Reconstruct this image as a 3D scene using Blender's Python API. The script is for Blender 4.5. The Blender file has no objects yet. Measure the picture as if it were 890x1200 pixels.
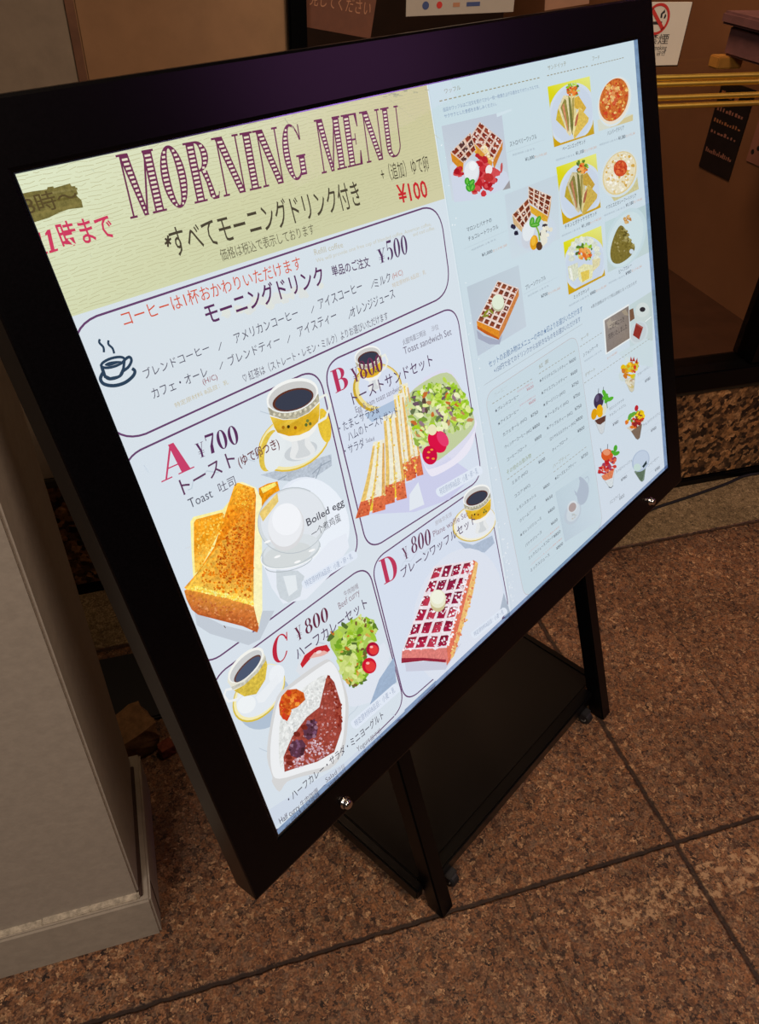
import bpy, bmesh, math, random
import numpy as np
from mathutils import Vector, Matrix
from mathutils.geometry import tessellate_polygon

random.seed(7)
scene = bpy.context.scene
COL = scene.collection

# ------------------------------------------------------------------ camera
M = np.array([[0.95597791, -0.29164633, 0.03238308],
              [0.16230442, 0.61747248, 0.76966552],
              [-0.24446579, -0.73052731, 0.63762554]])      # rows: right, up, back in world axes
FPX, CX, CY = 913.44, 445.0, 600.0
CAMZ = 1.1
cam_d = bpy.data.cameras.new('camera')
cam_d.sensor_fit = 'VERTICAL'
cam_d.sensor_height = 36.0
cam_d.lens = FPX / 1200.0 * 36.0
cam_d.clip_start = 0.01
cam = bpy.data.objects.new('camera', cam_d)
COL.objects.link(cam)
mw = Matrix.Identity(4)
for i in range(3):
    for j in range(3):
        mw[i][j] = M[j][i]
mw[2][3] = CAMZ
cam.matrix_world = mw
scene.camera = cam

# ------------------------------------------------------------------ world, lights, exposure
scene.view_settings.view_transform = 'Standard'
scene.view_settings.look = 'None'
scene.view_settings.gamma = 1.0
scene.view_settings.exposure = 0.0
scene.view_settings.use_curve_mapping = False
w = bpy.data.worlds.new('World')
scene.world = w
w.use_nodes = True
bg = w.node_tree.nodes['Background']
bg.inputs[0].default_value = (1.0, 0.78, 0.58, 1)
bg.inputs[1].default_value = 0.016


def area_light(name, loc, target, size, power, color, size_y=None):
    d = bpy.data.lights.new(name, 'AREA')
    d.energy = power
    d.color = color
    d.size = size
    if size_y:
        d.shape = 'RECTANGLE'
        d.size_y = size_y
    o = bpy.data.objects.new(name, d)
    COL.objects.link(o)
    o.location = loc
    o.rotation_euler = (Vector(target) - Vector(loc)).to_track_quat('-Z', 'Y').to_euler()
    return o


area_light('corridor_lamp', (0.85, -0.85, 2.75), (0.5, 0.4, 0.0), 0.7, 39.0, (1.0, 0.76, 0.58))
area_light('left_corridor_lamp', (-1.0, -1.3, 2.5), (-0.3, 0.5, 0.3), 0.7, 31.0, (1.0, 0.91, 0.82))
area_light('window_fill', (0.45, 0.86, 2.5), (0.1, 0.9, 0.0), 0.25, 4.4, (1.0, 0.70, 0.42))  # added fill light for the dark gap between pillar and sign
area_light('violet_neon', (3.4, 0.1, 2.1), (0.5, 0.6, 0.9), 0.9, 5.0, (0.80, 0.28, 0.85))
area_light('shop_lamp', (0.9, 2.3, 2.2), (1.6, 2.1, 0.3), 0.5, 17.0, (1.0, 0.6, 0.36))


# ------------------------------------------------------------------ colour and material helpers
def lin(c):
    out = []
    for v in c[:3]:
        v = v / 255.0
        out.append(v / 12.92 if v <= 0.04045 else ((v + 0.055) / 1.055) ** 2.4)
    return tuple(out)


def mat(name, rgb, rough=0.5, metal=0.0, spec=0.5, var=0.0, scale=40.0, rgb2=None, bump=0.0):
    m = bpy.data.materials.new(name)
    m.use_nodes = True
    nt = m.node_tree
    b = nt.nodes['Principled BSDF']
    b.inputs['Roughness'].default_value = rough
    b.inputs['Metallic'].default_value = metal
    b.inputs['Specular IOR Level'].default_value = spec
    c1 = lin(rgb)
    c2 = lin(rgb2) if rgb2 else tuple(v * (1 - var) for v in c1)
    tc = nt.nodes.new('ShaderNodeTexCoord')
    nz = nt.nodes.new('ShaderNodeTexNoise')
    nz.inputs['Scale'].default_value = scale
    nz.inputs['Detail'].default_value = 6
    nz.inputs['Roughness'].default_value = 0.65
    rp = nt.nodes.new('ShaderNodeValToRGB')
    rp.color_ramp.elements[0].position = 0.35
    rp.color_ramp.elements[1].position = 0.65
    rp.color_ramp.elements[0].color = (*c2, 1)
    rp.color_ramp.elements[1].color = (*c1, 1)
    nt.links.new(tc.outputs['Object'], nz.inputs['Vector'])
    nt.links.new(nz.outputs['Fac'], rp.inputs['Fac'])
    nt.links.new(rp.outputs['Color'], b.inputs['Base Color'])
    if bump:
        bp = nt.nodes.new('ShaderNodeBump')
        bp.inputs['Strength'].default_value = bump
        bp.inputs['Distance'].default_value = 0.002
        nt.links.new(nz.outputs['Fac'], bp.inputs['Height'])
        nt.links.new(bp.outputs['Normal'], b.inputs['Normal'])
    return m


def granite(name, cols, scale, rough=0.55, joints_x=(), joints_y=(), sheen_band=None, coat=0.3):
    """Speckled polished stone: two sizes of crystal, plus tile joints at given x / y."""
    m = bpy.data.materials.new(name)
    m.use_nodes = True
    nt = m.node_tree
    N = nt.nodes.new
    L = nt.links.new
    b = nt.nodes['Principled BSDF']
    b.inputs['Roughness'].default_value = rough
    b.inputs['Specular IOR Level'].default_value = coat
    tc = N('ShaderNodeTexCoord')
    wz = N('ShaderNodeTexNoise')
    wz.inputs['Scale'].default_value = scale * 0.9
    wz.inputs['Detail'].default_value = 3
    mx = N('ShaderNodeMixRGB')
    mx.blend_type = 'LINEAR_LIGHT'
    mx.inputs['Fac'].default_value = 0.010
    L(tc.outputs['Object'], wz.inputs['Vector'])
    L(tc.outputs['Object'], mx.inputs[1])
    L(wz.outputs['Color'], mx.inputs[2])
    vo = N('ShaderNodeTexVoronoi')
    vo.inputs['Scale'].default_value = scale
    L(mx.outputs[0], vo.inputs['Vector'])
    sep = N('ShaderNodeSeparateColor')
    L(vo.outputs['Color'], sep.inputs[0])
    rp = N('ShaderNodeValToRGB')
    cr = rp.color_ramp
    cr.interpolation = 'LINEAR'
    while len(cr.elements) < len(cols):
        cr.elements.new(0.5)
    for i, c in enumerate(cols):
        cr.elements[i].position = i / (len(cols) - 1)
        cr.elements[i].color = (*lin(c), 1)
    L(sep.outputs[0], rp.inputs['Fac'])
    vo2 = N('ShaderNodeTexNoise')
    vo2.inputs['Scale'].default_value = scale * 1.7
    vo2.inputs['Detail'].default_value = 4
    L(tc.outputs['Object'], vo2.inputs['Vector'])
    big = N('ShaderNodeTexNoise')
    big.inputs['Scale'].default_value = 7
    big.inputs['Detail'].default_value = 4
    L(tc.outputs['Object'], big.inputs['Vector'])
    mr = N('ShaderNodeMapRange')
    mr.inputs[1].default_value = 0.3
    mr.inputs[2].default_value = 0.7
    mr.inputs[3].default_value = 0.45
    mr.inputs[4].default_value = 1.5
    L(vo2.outputs['Fac'], mr.inputs[0])
    mr2 = N('ShaderNodeMapRange')
    mr2.inputs[1].default_value = 0.3
    mr2.inputs[2].default_value = 0.7
    mr2.inputs[3].default_value = 0.8
    mr2.inputs[4].default_value = 1.2
    L(big.outputs['Fac'], mr2.inputs[0])
    mu = N('ShaderNodeMath')
    mu.operation = 'MULTIPLY'
    L(mr.outputs[0], mu.inputs[0])
    L(mr2.outputs[0], mu.inputs[1])
    vm = N('ShaderNodeVectorMath')
    vm.operation = 'SCALE'
    L(rp.outputs['Color'], vm.inputs[0])
    L(mu.outputs[0], vm.inputs['Scale'])
    out = vm.outputs[0]
    # joints: list of (position, half width, lower bound of other axis, upper bound)
    sx = N('ShaderNodeSeparateXYZ')
    L(tc.outputs['Object'], sx.inputs[0])
    jn = N('ShaderNodeTexNoise')
    jn.inputs['Scale'].default_value = 60
    L(tc.outputs['Object'], jn.inputs['Vector'])
    total = None

    def math_node(op, a, bb):
        n = N('ShaderNodeMath')
        n.operation = op
        for k, v in enumerate((a, bb)):
            if isinstance(v, (int, float)):
                n.inputs[k].default_value = v
            else:
                L(v, n.inputs[k])
        return n.outputs[0]
    for axis, items in ((0, joints_x), (1, joints_y)):
        for (pos, hw, lo, hi, depth) in items:
            a = sx.outputs[axis]
            o = sx.outputs[1 - axis]
            d = math_node('ABSOLUTE', math_node('SUBTRACT', math_node('ADD', a, math_node('MULTIPLY', math_node('SUBTRACT', jn.outputs['Fac'], 0.5), 0.006)), pos), 0)
            r = N('ShaderNodeMapRange')
            r.inputs[1].default_value = hw
            r.inputs[2].default_value = hw * 0.45
            r.inputs[3].default_value = 0
            r.inputs[4].default_value = depth
            L(d, r.inputs[0])
            v = math_node('MULTIPLY', r.outputs[0], math_node('GREATER_THAN', o, lo))
            v = math_node('MULTIPLY', v, math_node('LESS_THAN', o, hi))
            total = v if total is None else math_node('MAXIMUM', total, v)
    if total is not None:
        mj = N('ShaderNodeMixRGB')
        L(total, mj.inputs['Fac'])
        L(out, mj.inputs[1])
        mj.inputs[2].default_value = (*lin((40, 30, 26)), 1)
        out = mj.outputs[0]
        bp = N('ShaderNodeBump')
        bp.invert = True
        bp.inputs['Strength'].default_value = 0.8
        bp.inputs['Distance'].default_value = 0.004
        L(total, bp.inputs['Height'])
        L(bp.outputs['Normal'], b.inputs['Normal'])
    if sheen_band:                                                   # light reflection painted into the stone as a pale ragged band
        (wx0, wx1, wy0, wy1, wc) = sheen_band
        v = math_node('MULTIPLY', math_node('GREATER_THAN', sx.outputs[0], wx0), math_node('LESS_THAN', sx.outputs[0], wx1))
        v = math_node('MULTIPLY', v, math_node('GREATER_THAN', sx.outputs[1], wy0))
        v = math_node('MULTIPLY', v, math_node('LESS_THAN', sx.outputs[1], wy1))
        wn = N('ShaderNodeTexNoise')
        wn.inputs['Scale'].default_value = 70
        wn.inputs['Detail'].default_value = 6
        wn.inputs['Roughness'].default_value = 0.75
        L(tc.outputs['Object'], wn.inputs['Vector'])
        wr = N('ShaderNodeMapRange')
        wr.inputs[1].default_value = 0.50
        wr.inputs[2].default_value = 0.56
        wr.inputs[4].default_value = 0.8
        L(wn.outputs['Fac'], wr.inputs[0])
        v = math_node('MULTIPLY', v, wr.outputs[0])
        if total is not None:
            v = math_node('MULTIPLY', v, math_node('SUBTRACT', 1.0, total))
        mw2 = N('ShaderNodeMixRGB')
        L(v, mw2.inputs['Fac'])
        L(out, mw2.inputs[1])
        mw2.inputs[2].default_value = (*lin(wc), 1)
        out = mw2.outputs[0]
    L(out, b.inputs['Base Color'])
    return m


def emission_ink():
    """Backlit translucent print: colour from the print, fine grain in the printed photographs."""
    m = bpy.data.materials.new('backlit_print')
    m.use_nodes = True
    nt = m.node_tree
    nt.nodes.clear()
    N = nt.nodes.new
    L = nt.links.new
    at = N('ShaderNodeAttribute')
    at.attribute_name = 'ink'
    tc = N('ShaderNodeTexCoord')
    nz = N('ShaderNodeTexNoise')
    nz.inputs['Scale'].default_value = 330
    nz.inputs['Detail'].default_value = 5
    nz.inputs['Roughness'].default_value = 0.7
    L(tc.outputs['Object'], nz.inputs['Vector'])
    s = N('ShaderNodeMath')
    s.operation = 'SUBTRACT'
    L(nz.outputs['Fac'], s.inputs[0])
    s.inputs[1].default_value = 0.5
    g = N('ShaderNodeMath')
    g.operation = 'SUBTRACT'
    g.inputs[0].default_value = 1.0
    L(at.outputs['Alpha'], g.inputs[1])
    mu = N('ShaderNodeMath')
    mu.operation = 'MULTIPLY'
    L(s.outputs[0], mu.inputs[0])
    L(g.outputs[0], mu.inputs[1])
    ma = N('ShaderNodeMath')
    ma.operation = 'MULTIPLY_ADD'
    L(mu.outputs[0], ma.inputs[0])
    ma.inputs[1].default_value = 5.0
    ma.inputs[2].default_value = 1.0
    vm = N('ShaderNodeVectorMath')
    vm.operation = 'SCALE'
    L(at.outputs['Color'], vm.inputs[0])
    L(ma.outputs[0], vm.inputs['Scale'])
    em = N('ShaderNodeEmission')
    em.inputs['Strength'].default_value = 1.0
    L(vm.outputs[0], em.inputs['Color'])
    ou = N('ShaderNodeOutputMaterial')
    L(em.outputs[0], ou.inputs['Surface'])
    return m


def glass_mat(name, tint, refl):
    m = bpy.data.materials.new(name)
    m.use_nodes = True
    nt = m.node_tree
    nt.nodes.clear()
    N = nt.nodes.new
    L = nt.links.new
    fr = N('ShaderNodeFresnel')
    fr.inputs['IOR'].default_value = refl
    tr = N('ShaderNodeBsdfTransparent')
    tr.inputs['Color'].default_value = (*tint, 1)
    gl = N('ShaderNodeBsdfGlossy')
    gl.inputs['Roughness'].default_value = 0.03
    mx = N('ShaderNodeMixShader')
    ge = N('ShaderNodeNewGeometry')
    inv = N('ShaderNodeMath')
    inv.operation = 'SUBTRACT'
    inv.inputs[0].default_value = 1.0
    L(ge.outputs['Backfacing'], inv.inputs[1])
    mu = N('ShaderNodeMath')
    mu.operation = 'MULTIPLY'
    L(fr.outputs[0], mu.inputs[0])
    L(inv.outputs[0], mu.inputs[1])
    L(mu.outputs[0], mx.inputs[0])
    L(tr.outputs[0], mx.inputs[1])
    L(gl.outputs[0], mx.inputs[2])
    ou = N('ShaderNodeOutputMaterial')
    L(mx.outputs[0], ou.inputs['Surface'])
    return m


# ------------------------------------------------------------------ mesh helpers
def link(name, bm, m, parent=None, smooth=False):
    me = bpy.data.meshes.new(name)
    bmesh.ops.recalc_face_normals(bm, faces=bm.faces)
    bm.to_mesh(me)
    bm.free()
    for mm in (m if isinstance(m, (list, tuple)) else [m]):
        me.materials.append(mm)
    if smooth:
        for p in me.polygons:
            p.use_smooth = True
    o = bpy.data.objects.new(name, me)
    COL.objects.link(o)
    if parent:
        o.parent = parent
    return o


def hexa(bm, pts, bevel=0.0):
    """pts: 4 bottom then 4 top, both in the same turning order."""
    vs = [bm.verts.new(p) for p in pts]
    fs = [(0, 1, 2, 3), (4, 5, 6, 7), (0, 1, 5, 4), (1, 2, 6, 5), (2, 3, 7, 6), (3, 0, 4, 7)]
    faces = [bm.faces.new([vs[i] for i in f]) for f in fs]
    if bevel:
        ed = list({e for f in faces for e in f.edges})
        bmesh.ops.bevel(bm, geom=ed, offset=bevel, segments=2, affect='EDGES')


def box(bm, x0, x1, y0, y1, z0, z1, bevel=0.0):
    hexa(bm, [(x0, y0, z0), (x1, y0, z0), (x1, y1, z0), (x0, y1, z0),
              (x0, y0, z1), (x1, y0, z1), (x1, y1, z1), (x0, y1, z1)], bevel)


def newbox(name, x0, x1, y0, y1, z0, z1, m, parent=None, bevel=0.0):
    bm = bmesh.new()
    box(bm, x0, x1, y0, y1, z0, z1, bevel)
    return link(name, bm, m, parent)


def tube(bm, pts, r, seg=14):
    pts = [Vector(p) for p in pts]
    rings = []
    for i, p in enumerate(pts):
        a = pts[max(i - 1, 0)]
        b = pts[min(i + 1, len(pts) - 1)]
        t = (b - a).normalized()
        ref = Vector((0, 0, 1)) if abs(t.z) < 0.9 else Vector((1, 0, 0))
        s = t.cross(ref).normalized()
        q = s.cross(t)
        rings.append([bm.verts.new(p + r * (math.cos(2 * math.pi * k / seg) * s + math.sin(2 * math.pi * k / seg) * q)) for k in range(seg)])
    for a, b in zip(rings, rings[1:]):
        for k in range(seg):
            bm.faces.new((a[k], a[(k + 1) % seg], b[(k + 1) % seg], b[k]))
    bm.faces.new(rings[0])
    bm.faces.new(rings[-1])


def lathe(bm, prof, axis_o, axis, seg=28):
    """prof: (radius, height) pairs along axis from axis_o."""
    a = Vector(axis).normalized()
    ref = Vector((0, 0, 1)) if abs(a.z) < 0.9 else Vector((1, 0, 0))
    s = a.cross(ref).normalized()
    q = a.cross(s)
    o = Vector(axis_o)
    rings = []
    for r, h in prof:
        if r < 1e-6:
            rings.append([bm.verts.new(o + a * h)])
        else:
            rings.append([bm.verts.new(o + a * h + r * (math.cos(2 * math.pi * k / seg) * s + math.sin(2 * math.pi * k / seg) * q)) for k in range(seg)])
    for A, B in zip(rings, rings[1:]):
        for k in range(seg):
            k2 = (k + 1) % seg
            if len(A) == 1 and len(B) > 1:
                bm.faces.new((A[0], B[k2], B[k]))
            elif len(B) == 1 and len(A) > 1:
                bm.faces.new((A[k], A[k2], B[0]))
            elif len(A) > 1:
                bm.faces.new((A[k], A[k2], B[k2], B[k]))


def empty(name, loc, rz=0.0):
    o = bpy.data.objects.new(name, None)
    COL.objects.link(o)
    o.location = loc
    o.rotation_euler = (0, 0, rz)
    o.empty_display_size = 0.05
    return o


def tag(o, label, cat, group=None):
    o['label'] = label
    o['category'] = cat
    if group:
        o['group'] = group
    return o


def structure(o):
    o['kind'] = 'structure'
    return o


# ------------------------------------------------------------------ where things stand (measured lines of sight)
def ray(px, py):
    c = np.array([(px - CX) / FPX, -(py - CY) / FPX, -1.0])
    return M.T @ c


def on_floor(px, py, z=0.0):
    r = ray(px, py)
    t = (z - CAMZ) / r[2]
    return (r[0] * t, r[1] * t, z)


def on_y(px, py, Y):
    r = ray(px, py)
    t = Y / r[1]
    return (r[0] * t, Y, r[2] * t + CAMZ)


def on_x(px, py, X):
    r = ray(px, py)
    t = X / r[0]
    return (X, r[1] * t, r[2] * t + CAMZ)


# the sign's own frame: u along its width, v down its face, n out of its face
YAW, TILT = math.radians(31.13128526613659), math.radians(19.86031239477193)
SW, SH = 0.841, 0.6054
TL = np.array([-0.06566976, 0.56472838, -0.15879303 + CAMZ])
U = np.array([math.cos(YAW), math.sin(YAW), 0.0])
FW = np.array([math.sin(YAW), -math.cos(YAW), 0.0])
V = -math.cos(TILT) * np.array([0, 0, 1.0]) + math.sin(TILT) * FW
NB = np.cross(U, -V)
SHEET_Z = -0.0068
PRINT_Z = -0.0058


def P(px, py):
    """line of sight through the photograph -> metres on the printed sheet (u right, v down)"""
    r = ray(px, py)
    o = TL + NB * PRINT_Z
    cpos = np.array([0, 0, CAMZ])
    t = ((o - cpos) @ NB) / (r @ NB)
    X = cpos + r * t - o
    return (float(X @ U), float(X @ V))
# ------------------------------------------------------------------ the room
GX = [(.622, .0052, -3, 1.02, .9), (.371, .0022, -3, .41, .45), (-.115, .0022, -3, .41, .35), (.857, .0022, .41, 1.02, .4), (.14, .002, .41, 1.02, .3), (1.12, .004, -3, .41, .6)]
GY = [(.4135, .0042, -3, 3, .95), (1.0145, .005, -3, 4, .75)]
M_FLOOR = granite('brown_granite', [(40, 30, 26), (84, 56, 40), (104, 70, 48), (126, 84, 54), (96, 76, 62), (140, 100, 70), (58, 42, 34), (170, 132, 96)], 200, joints_x=GX, joints_y=GY, sheen_band=(.45, .95, .325, .375, (176, 140, 104)))
M_BORDER = granite('buff_granite', [(84, 70, 50), (136, 114, 82), (116, 96, 68), (156, 132, 98), (100, 82, 58)], 190)
M_BASE = granite('polished_granite', [(26, 20, 18), (60, 42, 30), (150, 106, 66), (36, 28, 24), (110, 78, 50), (170, 126, 84), (30, 24, 22)], 88, rough=.3)
M_PILLAR = mat('mottled_plaster', (150, 140, 128), .75, var=.12, scale=90, bump=.25)
M_PLINTH = mat('plinth_plaster', (152, 142, 128), .75, var=.15, scale=60, bump=.2)
M_CHIP = mat('chipped_edge', (190, 178, 158), .8, var=.5, scale=130)
M_RUST = mat('dark_seam', (58, 36, 24), .8, var=.4, scale=60)
M_TAN = mat('tan_panel', (150, 112, 76), .6, var=.14, scale=26, bump=.1)
M_GREYT = mat('grey_tan_panel', (142, 126, 106), .65, var=.16, scale=32, bump=.1)
M_JOINT = mat('brown_joint', (118, 80, 56), .6, var=.3, scale=50)
M_BLACK = mat('black_enamel', (5, 5, 6), .3, spec=.18, var=.25, scale=220)
M_FRAME = mat('black_powder_coat', (6, 5, 7), .25, spec=.2, var=.5, scale=500)
M_GUN = mat('bronze_ledge', (64, 58, 46), .45, metal=.4, var=.3, scale=40)
M_BRASS = mat('brass', (250, 214, 96), .44, metal=1.0, var=.1, scale=80)
M_STEEL = mat('bright_steel', (214, 208, 204), .18, metal=1.0)
M_RIM = mat('anodised_rim', (160, 180, 210), .2, metal=1.0, var=.2, scale=120)
M_SHOPF = mat('shop_floor', (70, 44, 30), .5, var=.3, scale=9)
M_SHOPW = mat('shop_wall', (138, 98, 70), .6, var=.12, scale=6)
M_DARK = mat('dark_shop_wall', (44, 28, 24), .6, var=.4, scale=8)
M_MAUVE = mat('mauve_cloth', (124, 88, 96), .8, var=.25, scale=24)
M_OCHRE = mat('ochre_lit_patch', (196, 146, 72), .5, var=.2, scale=30)
M_PAPER = mat('white_paper', (206, 196, 178), .7, var=.04, scale=20)
M_KRAFT = mat('kraft_paper', (104, 60, 38), .7, var=.2, scale=40)
M_INKK = mat('printed_black', (36, 32, 34), .6)
M_INKP = mat('printed_pale', (164, 112, 80), .6)
M_RED = mat('printed_red', (186, 44, 36), .6)
M_BLUE = mat('printed_blue', (56, 70, 110), .6)
M_POST = mat('dark_poster', (34, 28, 30), .5, var=.3, scale=30)
M_PPINK = mat('pale_mauve_poster', (160, 112, 100), .6, var=.1, scale=20)
M_STONE = mat('rough_tan_stone', (150, 112, 74), .9, var=.45, scale=70, bump=.8)
M_RUBBLE = mat('red_rubble', (132, 66, 44), .9, var=.4, scale=120, bump=.6)
M_RUBBER = mat('black_rubber', (16, 16, 20), .6, var=.2, scale=100)
M_SHELF = mat('glossy_black_board', (5, 4, 4), .45, spec=.15, var=.3, scale=30)
M_GREYP = mat('grey_hub', (120, 116, 112), .5)
M_COVER = glass_mat('clear_cover', (1, 1, 1), 1.25)
M_GLASS = glass_mat('window_glass', (.93, .90, .86), 1.35)

WY = 1.175                                                    # face of the shop front
bm = bmesh.new()
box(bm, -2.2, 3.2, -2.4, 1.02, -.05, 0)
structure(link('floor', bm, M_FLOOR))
structure(newbox('trim_1', -2.2, 3.2, 1.02, WY + .03, -.05, .0008, M_BORDER))
structure(newbox('trim_2', -2.2, 3.2, WY, WY + .06, .018, .257, M_BASE, bevel=.003))
structure(newbox('trim_3', -2.2, 3.2, WY - .008, WY + .05, 0, .018, M_BLACK, bevel=.002))
structure(newbox('trim_4', -2.2, 3.2, WY - .006, WY + .06, .257, .274, M_GUN, bevel=.002))
structure(newbox('wall_back', -.0235, .237, WY, WY + .06, .274, 2.6, M_TAN, bevel=.002))
structure(newbox('wall_left', -2.2, -.034, WY, WY + .06, .274, 2.6, M_GREYT, bevel=.002))
structure(newbox('trim_5', -.034, -.0235, WY - .001, WY + .05, .274, 2.6, M_JOINT))

# shop front window: frame bars and two panes
win = structure(empty('window_1', (.74, WY, .274)))
for nm, x0, x1, z0, z1, y0 in (('window_sill', .237, 1.85, .274, .318, WY - .02), ('window_jamb', .237, .262, .318, 2.6, WY - .012), ('window_mullion', 1.197, 1.26, .318, 2.6, WY - .012)):
    o = newbox(nm, x0, x1, y0, WY + .05, z0, z1, M_BLACK, bevel=.003)
    o.parent = win
    o.matrix_parent_inverse = Matrix.Translation((-.74, -WY, -.274))
for x0, x1 in ((.262, 1.197), (1.26, 1.85)):
    o = newbox('glass_pane', x0, x1, WY + .012, WY + .018, .318, 2.6, M_GLASS)
    o.parent = win
    o.matrix_parent_inverse = Matrix.Translation((-.74, -WY, -.274))

# inside of the shop
SX = 1.856
structure(newbox('trim_6', -.2, SX, WY + .06, 4.0, -.05, 0, M_SHOPF))
structure(newbox('wall_right', SX, SX + .06, WY + .055, 4.0, -.05, 2.6, M_SHOPW))
structure(newbox('wall_rear', -.2, SX, 4.0, 4.06, -.05, 2.6, M_DARK))
structure(newbox('ceiling', -.2, SX, WY + .06, 4.06, 2.6, 2.65, M_DARK))

# pillar with its plinth
structure(newbox('wall_pillar', -.75, -.127, .507, .70, .098, 2.6, M_PILLAR, bevel=.003))
structure(newbox('trim_7', -.75, -.1135, .495, .712, 0, .098, M_PLINTH, bevel=.003))
bm = bmesh.new()
rn = random.Random(2)
x = -.74
while x < -.128:                                               # chipped pale bead along the plinth's top
    l = rn.uniform(.02, .06)
    box(bm, x, min(x + l, -.126), .499 + rn.uniform(-.001, .001), .508, .096, .1015 + rn.uniform(-.0015, .0015), .001)
    x += l
structure(link('trim_8', bm, M_CHIP))
bm = bmesh.new()
box(bm, -.1285, -.1225, .502, .69, .098, .1025, .001)
box(bm, -.1150, -.1128, .520, .523, .004, .092, .0005)
structure(link('trim_9', bm, M_RUST))

# ------------------------------------------------------------------ the sign: stand and light box
root_loc = Vector(TL) + Vector(U) * .42 + Vector(FW) * .12
root_loc.z = 0
sign = empty('menu_sign', root_loc, YAW)
tag(sign, 'black framed backlit menu board leaning back on a low black stand', 'menu board')
ROOT = Matrix.Translation(root_loc) @ Matrix.Rotation(YAW, 4, 'Z')
FACE_W = Matrix(((U[0], -V[0], NB[0], TL[0]), (U[1], -V[1], NB[1], TL[1]), (U[2], -V[2], NB[2], TL[2]), (0, 0, 0, 1)))
FACE = ROOT.inverted() @ FACE_W
sign_face = sign


def B(u, v, n):
    return FACE @ Vector((u, -v, n))


def G(u, F, z):
    w3 = TL + U * u + FW * F
    return ROOT.inverted() @ Vector((w3[0], w3[1], z))


def vfloor(n, z=0.0):
    return (TL[2] + n * NB[2] - z) / (-V[2])


def facebox(bm, u0, u1, v0, v1, n0, n1, bevel=0.0):
    hexa(bm, [(u0, -v0, n0), (u1, -v0, n0), (u1, -v1, n0), (u0, -v1, n0), (u0, -v0, n1), (u1, -v0, n1), (u1, -v1, n1), (u0, -v1, n1)], bevel)


FB, DEPTH = .0455, .036
# frame: mitred profile swept round the opening
bm = bmesh.new()
prof = [(.0008, -DEPTH + .003), (.0008, -.0010), (.002, 0), (.004, .0008), (FB - .003, .0008), (FB - .0008, 0), (FB, -.002), (FB, -DEPTH + .003), (FB - .003, -DEPTH)]
rings = []
for cu, cv, su, sv in ((0, 0, -1, -1), (SW, 0, 1, -1), (SW, SH, 1, 1), (0, SH, -1, 1)):
    rings.append([bm.verts.new((cu + su * d, -(cv + sv * d), n)) for d, n in prof])
for k in range(4):
    A, Bq = rings[k], rings[(k + 1) % 4]
    for j in range(len(prof)):
        j2 = (j + 1) % len(prof)
        bm.faces.new((A[j], A[j2], Bq[j2], Bq[j]))
o = link('frame', bm, M_FRAME, sign)
o.matrix_local = FACE
bm = bmesh.new()
facebox(bm, -.03, SW + .03, -.03, SH + .03, -DEPTH - .002, -DEPTH + .004, .001)
o = link('back_panel', bm, M_BLACK, sign)
o.matrix_local = FACE
bm = bmesh.new()
for a0, a1, b0, b1 in ((0, SW, -.0008, 0), (0, SW, SH, SH + .0008), (-.0008, 0, -.0008, SH + .0008), (SW, SW + .0008, -.0008, SH + .0008)):
    facebox(bm, a0, a1, b0, b1, -.009, -.0004)
o = link('inner_rim', bm, M_RIM, sign)
o.matrix_local = FACE
o['label'] = 'silver inner lip of the frame'
bm = bmesh.new()
facebox(bm, .0002, SW - .0002, .0002, SH - .0002, -.0012, -.0008)
o = link('clear_cover', bm, M_COVER, sign)
o.matrix_local = FACE
# fine scratch marks in the clear cover, plus white flecks painted as glare
M_SCR = bpy.data.materials.new('scratch_and_glare_white')
M_SCR.use_nodes = True
M_SCR.node_tree.nodes.clear()
tl_n = M_SCR.node_tree.nodes.new('ShaderNodeBsdfTranslucent')
tl_n.inputs['Color'].default_value = (.95, .97, 1, 1)
ou_n = M_SCR.node_tree.nodes.new('ShaderNodeOutputMaterial')
M_SCR.node_tree.links.new(tl_n.outputs[0], ou_n.inputs['Surface'])
cover = o
bm = bmesh.new()
scr = [((452, 117), (529, 177), .5), ((104, 199), (107, 202), .8), ((101, 298), (105, 302), .8), ((330, 140), (334, 146), .9), ((338, 149), (341, 153), .9), ((405, 322), (409, 330), .8),
       ((165, 544), (171, 553), .9), ((214, 641), (219, 640), .9), ((456, 835), (460, 838), 1.0), ((380, 252), (386, 254), .5), ((566, 407), (571, 409), 1.0), ((552, 422), (556, 421), 1.0), ((640, 90), (644, 93), .8)]
rn = random.Random(4)
for k in range(16):  # flecks along the top edge stand in for glare on wrinkled plastic
    x = rn.uniform(440, 498)
    y = 112 - (x - 440) * .2 + rn.uniform(0, 6)
    scr.append(((x, y), (x + rn.uniform(2, 6), y + rn.uniform(-2, 1)), rn.uniform(.6, 1.4)))
for p0, p1, wd in scr:
    a, b = P(*p0), P(*p1)
    dx, dy = b[0] - a[0], b[1] - a[1]
    l = math.hypot(dx, dy)
    nx, ny = -dy / l * wd / 2000, dx / l * wd / 2000
    vs = [bm.verts.new(q) for q in ((a[0] - nx, -(a[1] - ny), -.0014), (a[0] + nx, -(a[1] + ny), -.0014), (b[0] + nx, -(b[1] + ny), -.0014), (b[0] - nx, -(b[1] - ny), -.0014))]
    bm.faces.new(vs)
o = link('scratches_and_glare', bm, M_SCR, cover)
o['kind'] = 'stuff'
for u, v in ((.081, .6378), (.7745, .6325)):
    bm = bmesh.new()
    lathe(bm, [(0, .0075), (.0035, .0074), (.0050, .0062), (.0055, .004), (.0056, .0008), (.0068, .0006), (.0068, -.001), (0, -.001)], (u, -v, .001), (0, 0, 1))
    o = link('knob', bm, M_STEEL, sign, smooth=True)
    o.matrix_local = FACE
    o['label'] = 'round steel knob on the lower frame'
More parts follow.
